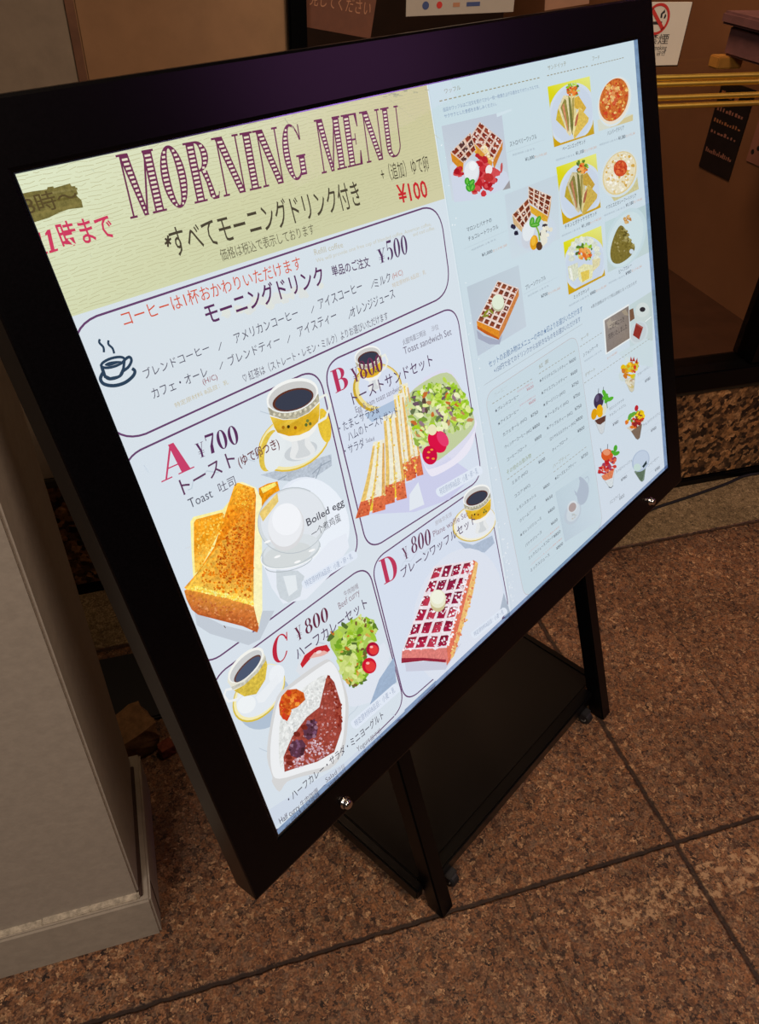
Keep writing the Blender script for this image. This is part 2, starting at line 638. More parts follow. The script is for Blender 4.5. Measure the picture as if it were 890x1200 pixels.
# legs parallel to the light box
for u0, u1 in ((.190, .2145), (.628, .6525)):
    bm = bmesh.new()
    n0, n1 = -.064, -.0385
    hexa(bm, [B(u0, vfloor(n0), n0), B(u1, vfloor(n0), n0), B(u1, vfloor(n1), n1), B(u0, vfloor(n1), n1),
              B(u0, .16, n0), B(u1, .16, n0), B(u1, .16, n1), B(u0, .16, n1)], .002)
    link('leg', bm, M_BLACK, sign)
for u0, u1 in ((.194, .211), (.632, .649)):
    bm = bmesh.new()
    t0, t1 = B(u0, .2, -.066), B(u0, .2, -.082)
    du = B(u1, 0, 0) - B(u0, 0, 0)
    f0, f1 = G(u0, -.14, .026), G(u0, -.163, .026)
    hexa(bm, [f0, f0 + du, f1 + du, f1, t0, t0 + du, t1 + du, t1], .0015)
    link('rear_strut', bm, M_BLACK, sign)
for u0, u1 in ((.176, .1895), (.653, .6665)):
    bm = bmesh.new()
    hexa(bm, [G(u0, -.17, .022), G(u1, -.17, .022), G(u1, .262, .022), G(u0, .262, .022), G(u0, -.17, .046), G(u1, -.17, .046), G(u1, .262, .046), G(u0, .262, .046)], .002)
    link('side_rail', bm, M_BLACK, sign)
bm = bmesh.new()
hexa(bm, [G(.1900, -.165, .03), G(.6525, -.165, .03), G(.6525, .25, .03), G(.1900, .25, .03), G(.1900, -.165, .046), G(.6525, -.165, .046), G(.6525, .25, .046), G(.1900, .25, .046)], .0015)
link('shelf', bm, M_SHELF, sign)
bm = bmesh.new()
hexa(bm, [G(.2145, .25, .018), G(.628, .25, .018), G(.628, .268, .018), G(.2145, .268, .018), G(.2145, .25, .05), G(.628, .25, .05), G(.628, .268, .05), G(.2145, .268, .05)], .0025)
link('shelf_edge', bm, M_BLACK, sign)
for u, F in ((.2375, .274), (.606, .274), (.21, -.14), (.63, -.14)):
    bm = bmesh.new()
    c = G(u, F, .0115)
    lathe(bm, [(0, -.007), (.009, -.007), (.0115, -.005), (.0115, .005), (.009, .007), (0, .007)], c, (1, 0, 0), 20)
    box(bm, c.x - .009, c.x + .009, c.y - .004, c.y + .006, .010, .024, .001)
    o = link('caster', bm, M_RUBBER, sign, smooth=False)
    bm = bmesh.new()
    lathe(bm, [(0, .0082), (.004, .008), (.0052, .007), (.0052, -.007), (.004, -.008), (0, -.0082)], c, (1, 0, 0), 16)
    link('caster_hub', bm, M_GREYP, o)
# power cord from the back of the light box across the border stones
bm = bmesh.new()
pts = [B(.80, .60, -.038), B(.81, .63, -.06)]
cw = [on_floor(748, 608), on_floor(765, 598), on_floor(792, 589), on_floor(820, 579.5), on_floor(850, 569), on_floor(872, 559.5), on_floor(890, 551), on_floor(925, 541)]
RI = ROOT.inverted()
pts.append(RI @ Vector((cw[0][0] - .02, cw[0][1] - .01, .06)))
for c in cw:
    pts.append(RI @ Vector((c[0], min(c[1], WY - .013), .0042)))
pp = []
for k in range(len(pts) - 1):
    p0, p1, p2, p3 = pts[max(k - 1, 0)], pts[k], pts[k + 1], pts[min(k + 2, len(pts) - 1)]
    for q in range(6):
        t = q / 6
        pp.append(0.5 * ((2 * p1) + (p2 - p0) * t + (2 * p0 - 5 * p1 + 4 * p2 - p3) * t * t + (-p0 + 3 * p1 - 3 * p2 + p3) * t ** 3))
pp.append(pts[-1])
for p in pp:
    p.z = max(p.z, .0042)
tube(bm, pp, .0034, 10)
link('power_cord', bm, M_RUBBER, sign, smooth=True)

# ------------------------------------------------------------------ brass rails across the window
for (ya, yb, lab) in ((91, 98.8, 'upper of two brass rails across the shop window, with a bar for its reflection'), (114.6, 124.7, 'lower of two brass rails across the shop window, with a bar for its reflection')):
    RY = WY - .045
    zs = [on_y(785, v, RY)[2] for v in (ya, yb)]
    z = sum(zs) / 2
    e = empty('brass_rail', (.73, WY, z))
    tag(e, lab, 'rail', 'brass rails across the window')
    for zz in zs:  # one bar of each pair stands in for the rail's reflection in the glass
        bm = bmesh.new()
        tube(bm, [(x - .73, RY - WY, zz - z) for x in np.linspace(.29, 1.19, 12)], .0040, 18)
        link('rail_bar', bm, M_BRASS, e, smooth=True)
    for x in (.32, 1.165):
        bm = bmesh.new()
        lathe(bm, [(0, 0), (.014, 0), (.014, .004), (.009, .006), (.009, .052), (.004, .056), (0, .056)], (x - .73, .0105, 0), (0, -1, 0), 18)
        link('bracket', bm, M_BRASS, e, smooth=False)

# ------------------------------------------------------------------ papers and things in the shop window
GYF = WY + .0115                                               # outer face of the glass


def text_mesh(s, x0, x1, zb, h, y, m, name, parent, lat=False, depth=.0002):
    cu = bpy.data.curves.new('t', 'FONT')
    cu.body = s
    ob = bpy.data.objects.new('t', cu)
    COL.objects.link(ob)
    dg = bpy.context.evaluated_depsgraph_get()
    dg.update()
    ev = ob.evaluated_get(dg)
    me = ev.to_mesh()
    vs = [(v.co.x, v.co.y) for v in me.vertices]
    fs = [tuple(p.vertices) for p in me.polygons]
    ev.to_mesh_clear()
    bpy.data.objects.remove(ob, do_unlink=True)
    xa, xb = min(v[0] for v in vs), max(v[0] for v in vs)
    yy0, yh = (0, .69) if lat else (-.06, .85)
    out = [(x0 + (x1 - x0) * (v[0] - xa) / (xb - xa), y, zb + h * (v[1] - yy0) / yh) for v in vs]
    me2 = bpy.data.meshes.new(name)
    me2.from_pydata(out, [], fs)
    me2.materials.append(m)
    o2 = bpy.data.objects.new(name, me2)
    COL.objects.link(o2)
    o2.parent = parent
    return o2


nsx0, nsx1 = .764, on_y(793, 76, GYF)[0]
nz0, nz1 = on_y(793, 76, GYF)[2], on_y(806, 2, GYF)[2]
ns = empty('no_smoking_sign', (0, 0, 0))
tag(ns, 'small white no smoking sign on the window beside the menu board', 'sign')
newbox('plate', nsx0, nsx1, GYF - .003, GYF, nz0, nz1, M_PAPER, ns, .0006)
newbox('plate_edge', nsx0 + .001, nsx1 + .0016, GYF - .0014, GYF, nz0 - .0016, nz1, M_BLACK, ns)
c0 = on_y(769.5, 22, GYF)
cxn, czn = c0[0], c0[2]
yy = GYF - .0033


def flat(name, polys, y, m, parent):
    bm = bmesh.new()
    for p in polys:
        tri = tessellate_polygon([[Vector((q[0], q[1], 0)) for q in p]])
        vs = [bm.verts.new((q[0], y, q[1])) for q in p]
        for t in tri:
            bm.faces.new([vs[k] for k in t])
    return link(name, bm, m, parent)


def circ(cx, cz, r, n=32, a0=0, a1=360):
    return [(cx + r * math.cos(math.radians(a0 + (a1 - a0) * k / n)), cz + r * math.sin(math.radians(a0 + (a1 - a0) * k / n))) for k in range(n + (0 if a1 - a0 >= 360 else 1))]


R = .0205
rg = []
for k in range(40):
    a0, a1 = 2 * math.pi * k / 40, 2 * math.pi * (k + 1) / 40
    rg.append([(cxn + r * math.cos(a), czn + r * math.sin(a)) for r, a in ((R, a0), (R, a1), (R * .82, a1), (R * .82, a0))])
d = R * .88 * .7071
rg.append([(cxn - d - .0018, czn + d - .0018), (cxn - d + .0018, czn + d + .0018), (cxn + d + .0018, czn - d + .0018), (cxn + d - .0018, czn - d - .0018)])
flat('ban_symbol', rg, yy - .0003, M_RED, ns)
q = R / .0265
flat('cigarette_symbol', [[(cxn + (u - cxn) * q, czn + (v - czn) * q) for u, v in pl] for pl in [[(cxn - .017, czn - .009), (cxn + .012, czn - .009), (cxn + .012, czn - .004), (cxn - .017, czn - .004)],
                          [(cxn + .006, czn + .002), (cxn + .010, czn + .002), (cxn + .009, czn + .008), (cxn + .014, czn + .011), (cxn + .012, czn + .016), (cxn + .008, czn + .012), (cxn + .005, czn + .009)],
                          [(cxn + .013, czn + .001), (cxn + .017, czn + .001), (cxn + .018, czn + .006), (cxn + .015, czn + .009), (cxn + .014, czn + .005)]]], yy, M_INKK, ns)
px1 = on_y(779, 50, GYF)[0]
mid = (nsx0 + nsx1) / 2
text_mesh('\u7981\u7159', 2 * mid - px1 - .004, px1 + .004, on_y(776, 51, GYF)[2], .0125, yy, M_INKK, 'lettering', ns)
text_mesh('No Smoking', 2 * mid - px1 - .004, px1 + .004, on_y(776, 58, GYF)[2], .0062, yy, M_INKK, 'lettering', ns, True)
text_mesh('\u7981\u70df \uae08\uc5f0', 2 * mid - px1 - .002, px1 + .003, on_y(776, 64.5, GYF)[2], .006, yy, M_INKK, 'lettering', ns)


def paper(name, label, cat, x0, x1, z0, z1, m, rot=0.0, y=None):
    e = empty(name, ((x0 + x1) / 2, GYF if y is None else y, (z0 + z1) / 2))
    e.rotation_euler = (0, rot, 0)
    tag(e, label, cat)
    w2, h2 = (x1 - x0) / 2, (z1 - z0) / 2
    newbox('sheet', -w2, w2, -.0012, 0, -h2, h2, m, e, .0003)
    return e, w2, h2


xa, _, za = on_y(364, 46, GYF)
e, w2, h2 = paper('paper_notice', 'brown paper notice hung askew at the left of the window', 'notice', xa + .004, xa + .10, za + .006, za + .20, M_KRAFT, .16)
for k, s in enumerate(('\u898b\u3057\u3066\u304f\u3060\u3055\u3044', '\u304a\u5f85\u3061\u3057\u3066\u304a\u308a\u307e\u3059', '\u3044\u3089\u3063\u3057\u3083\u3044\u307e\u305b')):
    text_mesh(s, -w2 + .006, w2 - .006, -h2 + .026 + k * .032, .016, -.0015, M_INKP, 'lettering', e)
x0, _, z0 = on_y(474, 11, GYF)
x1 = on_y(600, 11, GYF)[0]
e, w2, h2 = paper('window_notice', 'white printed notice at the top of the window behind the menu board', 'notice', x0, x1, z0 - .006, z0 + .16, mat('grey_paper', (166, 154, 138), .7, var=.06, scale=20), -.03)
for k, (dx, ww, m) in enumerate(((.028, .014, M_BLUE), (.048, .012, M_RED), (.068, .010, M_INKP), (.088, .020, M_BLUE))):
    flat('printed_mark', [circ(-w2 + dx, -h2 + .012, ww / 2 * .7, 14)] if k < 2 else [[(-w2 + dx, -h2 + .009), (-w2 + dx + ww, -h2 + .009), (-w2 + dx + ww, -h2 + .014), (-w2 + dx, -h2 + .014)]], -.0015, m, e)
x0, _, z0 = on_y(634, 9, GYF)
e, w2, h2 = paper('kraft_card', 'tan card leaning at the top of the window right of the white notice', 'card', x0, x0 + .07, z0, z0 + .10, mat('tan_card', (150, 108, 80), .7, var=.15, scale=30), -.12)

# posters on the shop's side wall
PX = SX - .0005
e = empty('wall_poster', (PX, 2.235, .49))
tag(e, 'dark poster on the shop side wall seen below the brass rails', 'poster')
newbox('sheet', -.003, 0, -.081, .081, -.13, .13, M_POST, e, .0005)
rn = random.Random(9)
for z, n, hh, m in ((.045, 9, .016, M_PPINK), (.012, 10, .012, M_INKP), (-.02, 8, .012, M_PPINK), (-.078, 14, .016, M_PPINK), (.085, 4, .02, M_INKP)):
    bm = bmesh.new()
    for k in range(n):
        yk = .068 - k * .136 / n
        w3 = .136 / n * rn.uniform(.4, .8)
        h3 = hh * rn.uniform(.4, .9)
        box(bm, -.0036, -.003, yk - w3, yk, z, z + h3)
    link('printed_row', bm, m, e)
e = empty('pale_poster', (PX, 2.0, .50))
tag(e, 'pale mauve poster with dark dots at the right edge of the window', 'poster')
newbox('sheet', -.003, 0, -.10, .105, -.065, .07, M_PPINK, e, .0005)
bm = bmesh.new()
for y, z in ((.088, -.035), (.068, -.02), (.045, -.035), (.02, -.02)):
    lathe(bm, [(.007, 0), (.007, .0006), (0, .0006)], (-.003, y, z), (-1, 0, 0), 14)
link('printed_dots', bm, M_INKK, e)

# furniture inside
CXF = 1.62
q0 = on_x(847, 26, CXF)
q1 = on_x(847, 64, CXF)
q2 = on_x(895, 83, CXF)
e = empty('side_counter', ((CXF + SX) / 2, (q1[1] + 1.5) / 2, 0))
tag(e, 'mauve cloth covered wall counter inside the shop', 'counter')
lx, ly = e.location.x, e.location.y
newbox('counter_top', CXF - .02 - lx, SX - .002 - lx, 1.4 - ly, q1[1] + .02 - ly, q0[2] + .0, q0[2] + .03, M_MAUVE, e, .006)
newbox('apron', CXF - lx, SX - .004 - lx, 1.42 - ly, q1[1] - ly, q1[2], q0[2], M_MAUVE, e, .006)
newbox('lit_patch', CXF - .03 - lx, CXF + .05 - lx, q1[1] - .03 - ly, q1[1] + .012 - ly, q1[2] - .03, q1[2], M_OCHRE, e, .003)  # added block, ochre colour stands in for yellow light under the counter

# ------------------------------------------------------------------ behind the pillar
e = empty('floor_mat', (-.16, .91, 0))
tag(e, 'black rubber mat on the floor behind the pillar', 'mat')
newbox('mat_body', -.27, .16, -.072, .078, .0, .009, M_RUBBER, e, .003)
for x in (-.15, -.05, .028):
    newbox('mat_ridge', x, x + .003, -.068, .074, .009, .0105, M_RUBBER, e, .0006)


def rock(name, c, r, h, m, seed, label, cat):
    rnd = random.Random(seed)
    bm = bmesh.new()
    bmesh.ops.create_cube(bm, size=1)
    bmesh.ops.subdivide_edges(bm, edges=bm.edges[:], cuts=3, use_grid_fill=True)
    for v in bm.verts:
        n = v.co.normalized() * .62
        v.co = v.co.lerp(n, .35)
        v.co += Vector((rnd.uniform(-.05, .05), rnd.uniform(-.05, .05), rnd.uniform(-.05, .05)))
        v.co = Vector((v.co.x * r, v.co.y * r * .8, v.co.z * h))
    zm = min(v.co.z for v in bm.verts)
    for v in bm.verts:
        v.co.z -= zm
        if v.co.z < h * .12:
            v.co.z = 0
    o2 = link(name, bm, m)
    o2.location = c
    o2.rotation_euler = (0, 0, .4)
    tag(o2, label, cat)


fl = on_floor(160, 893)
rock('stone_block', (fl[0] - .004, fl[1] + .03, 0), .075, .058, M_STONE, 4, 'rough tan stone on the floor between the pillar and the menu board', 'stone')
fl = on_floor(194, 889)
rock('rubble_piece', (fl[0] + .004, fl[1] + .01, 0), .024, .022, M_RUBBLE, 6, 'small red rubble piece beside the rough tan stone', 'stone')
# ------------------------------------------------------------------ print painter (flat vector shapes on the backlit sheets)
INK = emission_ink()
CROPS = {'A': (0, 80, 890 / 300), 'B': (230, 80, 890 / 300), 'C': (90, 330, 890 / 300), 'D': (340, 340, 890 / 260),
         'E': (150, 500, 890 / 300), 'F': (240, 700, 890 / 260), 'G': (420, 560, 890 / 200),
         'R1': (500, 40, 890 / 160), 'R2': (630, 40, 890 / 160), 'R3': (540, 230, 890 / 150), 'R4': (640, 230, 890 / 150),
         'R5': (550, 380, 890 / 150), 'R6': (660, 380, 6.0), 'R7': (580, 540, 890 / 140), 'X': (0, 0, 1.0)}
text_curve = bpy.data.curves.new('lettering', 'FONT')
text_obj = bpy.data.objects.new('lettering', text_curve)
COL.objects.link(text_obj)
text_curve.resolution_u = 2
TEXT_CACHE = {}


def glyphs(s, bold, shear=0.0):
    key = (s, bold, shear)
    if key not in TEXT_CACHE:
        text_curve.body = s
        text_curve.offset = bold
        text_curve.shear = shear
        dg = bpy.context.evaluated_depsgraph_get()
        dg.update()
        ev = text_obj.evaluated_get(dg)
        me = ev.to_mesh()
        vs = [(v.co.x, v.co.y) for v in me.vertices]
        fs = [tuple(p.vertices) for p in me.polygons]
        ev.to_mesh_clear()
        TEXT_CACHE[key] = (vs, fs)
    return TEXT_CACHE[key]


def spline(pts, n=5):
    out = []
    L = len(pts)
    for i in range(L):
        p0, p1, p2, p3 = pts[i - 1], pts[i], pts[(i + 1) % L], pts[(i + 2) % L]
        for k in range(n):
            t = k / n
            out.append(tuple(0.5 * ((2 * p1[j]) + (-p0[j] + p2[j]) * t + (2 * p0[j] - 5 * p1[j] + 4 * p2[j] - p3[j]) * t * t
                                    + (-p0[j] + 3 * p1[j] - 3 * p2[j] + p3[j]) * t ** 3) for j in (0, 1)))
    return out


def curve(pts, n=5):
    p = [pts[0]] + list(pts) + [pts[-1]]
    out = []
    for i in range(1, len(p) - 2):
        p0, p1, p2, p3 = p[i - 1], p[i], p[i + 1], p[i + 2]
        for k in range(n):
            t = k / n
            out.append(tuple(0.5 * ((2 * p1[j]) + (-p0[j] + p2[j]) * t + (2 * p0[j] - 5 * p1[j] + 4 * p2[j] - p3[j]) * t * t
                                    + (-p0[j] + 3 * p1[j] - 3 * p2[j] + p3[j]) * t ** 3) for j in (0, 1)))
    out.append(pts[-1])
    return out


def ell(cx, cy, rx, ry, rot=0, n=30, a0=0, a1=360):
    c, s = math.cos(math.radians(rot)), math.sin(math.radians(rot))
    out = []
    full = abs(a1 - a0) >= 360
    for k in range(n if full else n + 1):
        a = math.radians(a0 + (a1 - a0) * k / n)
        x, y = rx * math.cos(a), ry * math.sin(a)
        out.append((cx + x * c - y * s, cy + x * s + y * c))
    return out


def inside(p, poly):
    x, y = p
    r = False
    j = len(poly) - 1
    for i in range(len(poly)):
        xi, yi = poly[i]
        xj, yj = poly[j]
        if (yi > y) != (yj > y) and x < (xj - xi) * (y - yi) / (yj - yi) + xi:
            r = not r
        j = i
    return r


def rgba(c, grain):
    return (*lin(c), 1.0 - grain)


class Ink:
    def __init__(self, name, sheet, crop='X', z0=0.0002, clip=None):
        self.name, self.sheet, self.z = name, sheet, z0
        self.vs, self.fs, self.cs = [], [], []
        self.step = 1.5e-6
        self.use(crop)

    def use(self, crop):
        self.k = CROPS[crop]
        return self

    def m(self, p):
        if self.k is None:                     # already in sheet metres
            return p
        x0, y0, s = self.k
        return P(x0 + p[0] / s, y0 + p[1] / s)

    def raw(self, pts, cols, faces=None):
        """pts in sheet metres"""
        b = len(self.vs)
        self.z += self.step
        self.vs += [(p[0], -p[1], self.z) for p in pts]
        self.cs += cols
        if faces is None:
            if len(pts) <= 4:
                faces = [tuple(range(len(pts)))]
                if len(pts) == 4:
                    faces = [(0, 1, 2), (0, 2, 3)]
            else:
                faces = tessellate_polygon([[Vector((p[0], p[1], 0)) for p in pts]])
        self.fs += [tuple(b + i for i in f) for f in faces]

    def poly(self, pts, col, grain=0.0, sm=0):
        if sm:
            pts = spline(pts, sm)
            if isinstance(col, list):
                col = col[0]
        q = [self.m(p) for p in pts]
        cols = [rgba(c, grain) for c in col] if isinstance(col, list) else [rgba(col, grain)] * len(q)
        self.raw(q, cols)
        return self

    def oval(self, cx, cy, rx, ry, col, rot=0, grain=0.0, n=30):
        return self.poly(ell(cx, cy, rx, ry, rot, n), col, grain)

    def line(self, pts, wmm, col, grain=0.0, mapped=True, closed=False):
        q = [self.m(p) for p in pts] if mapped else list(pts)
        h = wmm / 2000.0
        n = len(q)
        L, R = [], []
        for i in range(n):
            a = q[(i - 1) % n] if (i > 0 or closed) else q[i]
            b = q[(i + 1) % n] if (i < n - 1 or closed) else q[i]
            dx, dy = b[0] - a[0], b[1] - a[1]
            l = math.hypot(dx, dy) or 1e-9
            nx, ny = -dy / l * h, dx / l * h
            L.append((q[i][0] + nx, q[i][1] + ny))
            R.append((q[i][0] - nx, q[i][1] - ny))
        pts2 = L + R
        fs = [(i, (i + 1) % n, n + (i + 1) % n, n + i) for i in range(n if closed else n - 1)]
        self.raw(pts2, [rgba(col, grain)] * len(pts2), fs)
        return self

    def dashes(self, p0, p1, wmm, col, n, duty=0.6):
        wmm = wmm * 1.3 if wmm > .5 else wmm
        a, b = self.m(p0), self.m(p1)
        for i in range(n):
            t0, t1 = i / n, (i + duty) / n
            self.line([(a[0] + (b[0] - a[0]) * t, a[1] + (b[1] - a[1]) * t) for t in (t0, t1)], wmm, col, mapped=False)
        return self

    def rrect(self, u0, v0, u1, v1, r, wmm=None, col=(0, 0, 0), fill=None, grain=0.0):
        pts = []
        for cx, cy, a in ((u1 - r, v0 + r, -90), (u1 - r, v1 - r, 0), (u0 + r, v1 - r, 90), (u0 + r, v0 + r, 180)):
            for k in range(9):
                t = math.radians(a + 90 * k / 8)
                pts.append((cx + r * math.cos(t), cy + r * math.sin(t)))
        if fill:
            self.raw(pts, [rgba(fill, grain)] * len(pts))
        if wmm:
            self.line(pts, wmm, col, mapped=False, closed=True)
        return self

    def dabs(self, region, n, r0, r1, cols, asp=1.0, grain=0.0, sides=7, rnd=None):
        """scatter small irregular spots of print colour inside a region"""
        rnd = rnd or random
        xs = [p[0] for p in region]
        ys = [p[1] for p in region]
        done = tries = 0
        while done < n and tries < n * 30:
            tries += 1
            p = (rnd.uniform(min(xs), max(xs)), rnd.uniform(min(ys), max(ys)))
            if not inside(p, region):
                continue
            r = rnd.uniform(r0, r1)
            ro = rnd.uniform(0, 180)
            pts = []
            for k in range(sides):
                a = 2 * math.pi * k / sides
                rr = r * rnd.uniform(0.65, 1.2)
                x, y = rr * math.cos(a), rr * math.sin(a) * asp
                c, s = math.cos(math.radians(ro)), math.sin(math.radians(ro))
                pts.append((p[0] + x * c - y * s, p[1] + x * s + y * c))
            self.poly(pts, rnd.choice(cols), grain)
            done += 1
        return self

    def txt(self, s, bl, br, h, col, bold=0.0, lat=False, shear=0.0):
        vs, fs = glyphs(s, bold, shear)
        if not vs:
            return self
        x0, x1 = min(v[0] for v in vs), max(v[0] for v in vs)
        y0, yh = (0.0, 0.69) if lat else (-0.06, 0.85)
        a, b = self.m(bl), self.m(br)
        hm = self.m(((bl[0] + br[0]) / 2, (bl[1] + br[1]) / 2))[1] - self.m(((bl[0] + br[0]) / 2, (bl[1] + br[1]) / 2 - h))[1]
        out = []
        for x, y in vs:
            t = (x - x0) / (x1 - x0)
            out.append((a[0] + (b[0] - a[0]) * t, a[1] + (b[1] - a[1]) * t - (y - y0) / yh * hm))
        self.raw(out, [rgba(col, 0.0)] * len(out), fs)
        return self

    def shape(self, polys, box, col):
        """polys in a unit box (x right, y up) onto the parallelogram box = (bottom left, bottom right, top left) in crop units"""
        o, ex, ey = box
        for p in polys:
            self.poly([(o[0] + (ex[0] - o[0]) * x + (ey[0] - o[0]) * y, o[1] + (ex[1] - o[1]) * x + (ey[1] - o[1]) * y) for x, y in p], col)
        return self

    def done(self, label=None):
        me = bpy.data.meshes.new(self.name)
        me.from_pydata(self.vs, [], self.fs)
        at = me.attributes.new('ink', 'FLOAT_COLOR', 'POINT')
        at.data.foreach_set('color', [c for col in self.cs for c in col])
        me.materials.append(INK)
        o = bpy.data.objects.new(self.name, me)
        COL.objects.link(o)
        o.parent = self.sheet
        if label:
            o['label'] = label
        return o


# ---- a high-contrast serif alphabet, drawn as polygons in boxes one unit high
def ring(cx, cy, rx, ry, irx, iry, a0, a1, n=20):
    return ell(cx, cy, rx, ry, 0, n, a0, a1) + ell(cx, cy, irx, iry, 0, n, a1, a0)


def bar(x0, x1, y0, y1):
    return [(x0, y0), (x1, y0), (x1, y1), (x0, y1)]


def slant(xb0, xb1, xt0, xt1, y0=0.0, y1=1.0):
    return [(xb0, y0), (xb1, y0), (xt1, y1), (xt0, y1)]


def serif_letter(ch, T=0.17, t=0.035, s=0.035):
    """returns (width, fat strokes, thin strokes)"""
    def foot(x0, x1, e=0.06):
        return bar(x0 - e, x1 + e, 0, s)

    def head(x0, x1, e=0.06):
        return bar(x0 - e, x1 + e, 1 - s, 1)
    if ch == 'I':
        return .30, [bar(.07, .07 + T, 0, 1)], [foot(.07, .07 + T), head(.07, .07 + T)]
    if ch == 'N':
        return .66, [slant(.44, .60, .07, .07 + T)], [bar(.10, .10 + t, 0, 1), bar(.56, .56 + t, 0, 1), foot(.10, .10 + t), head(.56, .56 + t), head(.02, .14, .02)]
    if ch == 'M':
        return .80, [slant(.33, .43, .08, .08 + T), bar(.57, .57 + T, 0, 1)], [bar(.09, .09 + t, 0, 1), slant(.37, .41, .60, .64), foot(.09, .09 + t), foot(.57, .57 + T), head(.07, .2, .04), head(.60, .57 + T, .04)]
    if ch == 'O':
        return .58, [ring(.29, .5, .27, .51, .27 - T * .95, .46, 90, 270), ring(.29, .5, .27, .51, .27 - T * .95, .46, -90, 90)], []
    if ch == 'R':
        return .64, [bar(.07, .07 + T, 0, 1), ring(.28, .75, .25, .25, .25 - T * .85, .21, -90, 90), [(.30, .5), (.44, .5), (.52, .16), (.54, .05), (.60, .06), (.62, .12), (.64, .11), (.60, 0), (.47, 0), (.40, .06), (.37, .3)]], [foot(.07, .07 + T), bar(.01, .3, 1 - s, 1), bar(.2, .32, .5, .535)]
    if ch == 'G':
        return .62, [ring(.29, .5, .27, .51, .27 - T * .95, .46, 90, 270), bar(.42, .42 + T * .9, .06, .40)], [ring(.29, .5, .27, .51, .24, .46, 25, 90), ring(.29, .5, .27, .51, .22, .46, 270, 320), bar(.36, .62, .40, .435), bar(.52, .55, .70, .98)]
    if ch == 'E':
        return .56, [bar(.07, .07 + T, 0, 1)], [bar(.01, .50, 0, s), bar(.01, .49, 1 - s, 1), bar(.2, .38, .49, .525), [(.50, 0), (.50, .28), (.47, .28), (.42, .03)], [(.49, 1), (.49, .74), (.46, .74), (.41, .97)], bar(.36, .385, .40, .62)]
    if ch == 'U':
        return .64, [[(.07, 1), (.07, .25), (.09, .12), (.15, .03), (.25, -.01), (.33, -.01), (.33, .03), (.28, .06), (.24, .14), (.24, .26), (.24, 1)]], [bar(.53, .53 + t, .25, 1), ring(.33, .25, .235, .26, .20, .225, 270, 360), head(.07, .24), head(.53, .53 + t)]
    if ch == 'A':
        return .74, [slant(.46, .66, .30, .42)], [slant(.08, .12, .33, .38), bar(.18, .50, .30, .34), bar(0, .24, 0, .04), bar(.38, .74, 0, .04)]
    if ch == 'B':
        return .64, [bar(.07, .25, 0, 1), ring(.30, .74, .26, .26, .10, .22, -90, 90), ring(.32, .26, .30, .27, .12, .23, -90, 90)], [bar(0, .32, .96, 1), bar(0, .34, 0, .04), bar(.2, .33, .49, .53)]
    if ch == 'C':
        return .70, [ring(.36, .5, .34, .51, .16, .47, 90, 270)], [ring(.36, .5, .30, .51, .24, .46, 30, 90), ring(.36, .5, .30, .51, .24, .46, 270, 335), bar(.60, .64, .66, .98)]
    if ch == 'D':
        return .74, [bar(.08, .26, 0, 1), ring(.34, .5, .36, .5, .17, .46, -90, 90)], [bar(0, .36, .96, 1), bar(0, .36, 0, .04)]
    if ch == '0':
        return .50, [ring(.25, .5, .23, .5, .09, .46, 90, 270), ring(.25, .5, .23, .5, .09, .46, -90, 90)], []
    if ch == '1':
        return .34, [bar(.10, .23, 0, 1)], [bar(.02, .31, 0, .04), slant(.02, .05, .10, .12, .80, 1.0)]
    if ch == '5':
        return .48, [ring(.21, .32, .24, .32, .10, .28, -90, 100), [(.07, 1), (.40, 1), (.38, .86), (.07, .88)]], [bar(.07, .11, .52, 1), ring(.21, .32, .20, .32, .16, .28, 100, 140), ell(.08, .12, .06, .08)]
    if ch == '7':
        return .46, [[(.04, 1), (.44, 1), (.43, .90), (.30, .45), (.28, 0), (.12, 0), (.16, .38), (.36, .87), (.04, .87)]], [bar(.03, .06, .72, 1)]
    if ch == '8':
        return .50, [ring(.25, .75, .19, .25, .08, .21, 90, 449.5), ring(.25, .27, .23, .28, .10, .23, 90, 449.5)], []
    if ch == '\u00a5':
        return .60, [slant(.24, .37, .07, .22, .45, 1.0), bar(.24, .37, 0, .5)], [slant(.33, .36, .46, .50, .45, 1.0), bar(.10, .50, .40, .43), bar(.10, .50, .27, .30), bar(.16, .46, 0, .03), bar(0, .28, .97, 1), bar(.38, .57, .97, 1)]
    return .30, [], []


def serif_word(ink, word, bl, br, tl, col, gap=0.03, stripes=None, T=0.17, inset=0.028, ns=15):
    total = sum(serif_letter(c, T)[0] + gap for c in word) - gap
    x = 0.0
    bl, br, tl = ink.m(bl), ink.m(br), ink.m(tl)
    keep, ink.k = ink.k, None

    def mp(px, py):
        return (bl[0] + (br[0] - bl[0]) * px / total + (tl[0] - bl[0]) * py, bl[1] + (br[1] - bl[1]) * px / total + (tl[1] - bl[1]) * py)
    for c in word:
        wdt, fat, thin = serif_letter(c, T)
        for p in fat + thin:
            ink.poly([mp(x + a, b) for a, b in p], col)
        if stripes:
            for p in fat:
                for k in range(ns * 2):
                    yb = (k + 0.5) / (ns * 2)
                    if k % 2 == 0 or yb < 0.05 or yb > 0.95:
                        continue
                    xs = []
                    for i in range(len(p)):
                        (xa, ya), (xb, yb2) = p[i - 1], p[i]
                        if (ya > yb) != (yb2 > yb):
                            xs.append(xa + (yb - ya) / (yb2 - ya) * (xb - xa))
                    xs.sort()
                    hh = 0.5 / (ns * 2)
                    for xa, xb in zip(xs[::2], xs[1::2]):
                        if xb - xa > 2.4 * inset:
                            ink.poly([mp(x + xa + inset, yb - hh), mp(x + xb - inset, yb - hh), mp(x + xb - inset, yb + hh), mp(x + xa + inset, yb + hh)], stripes)
        x += wdt + gap
    ink.k = keep
    return ink


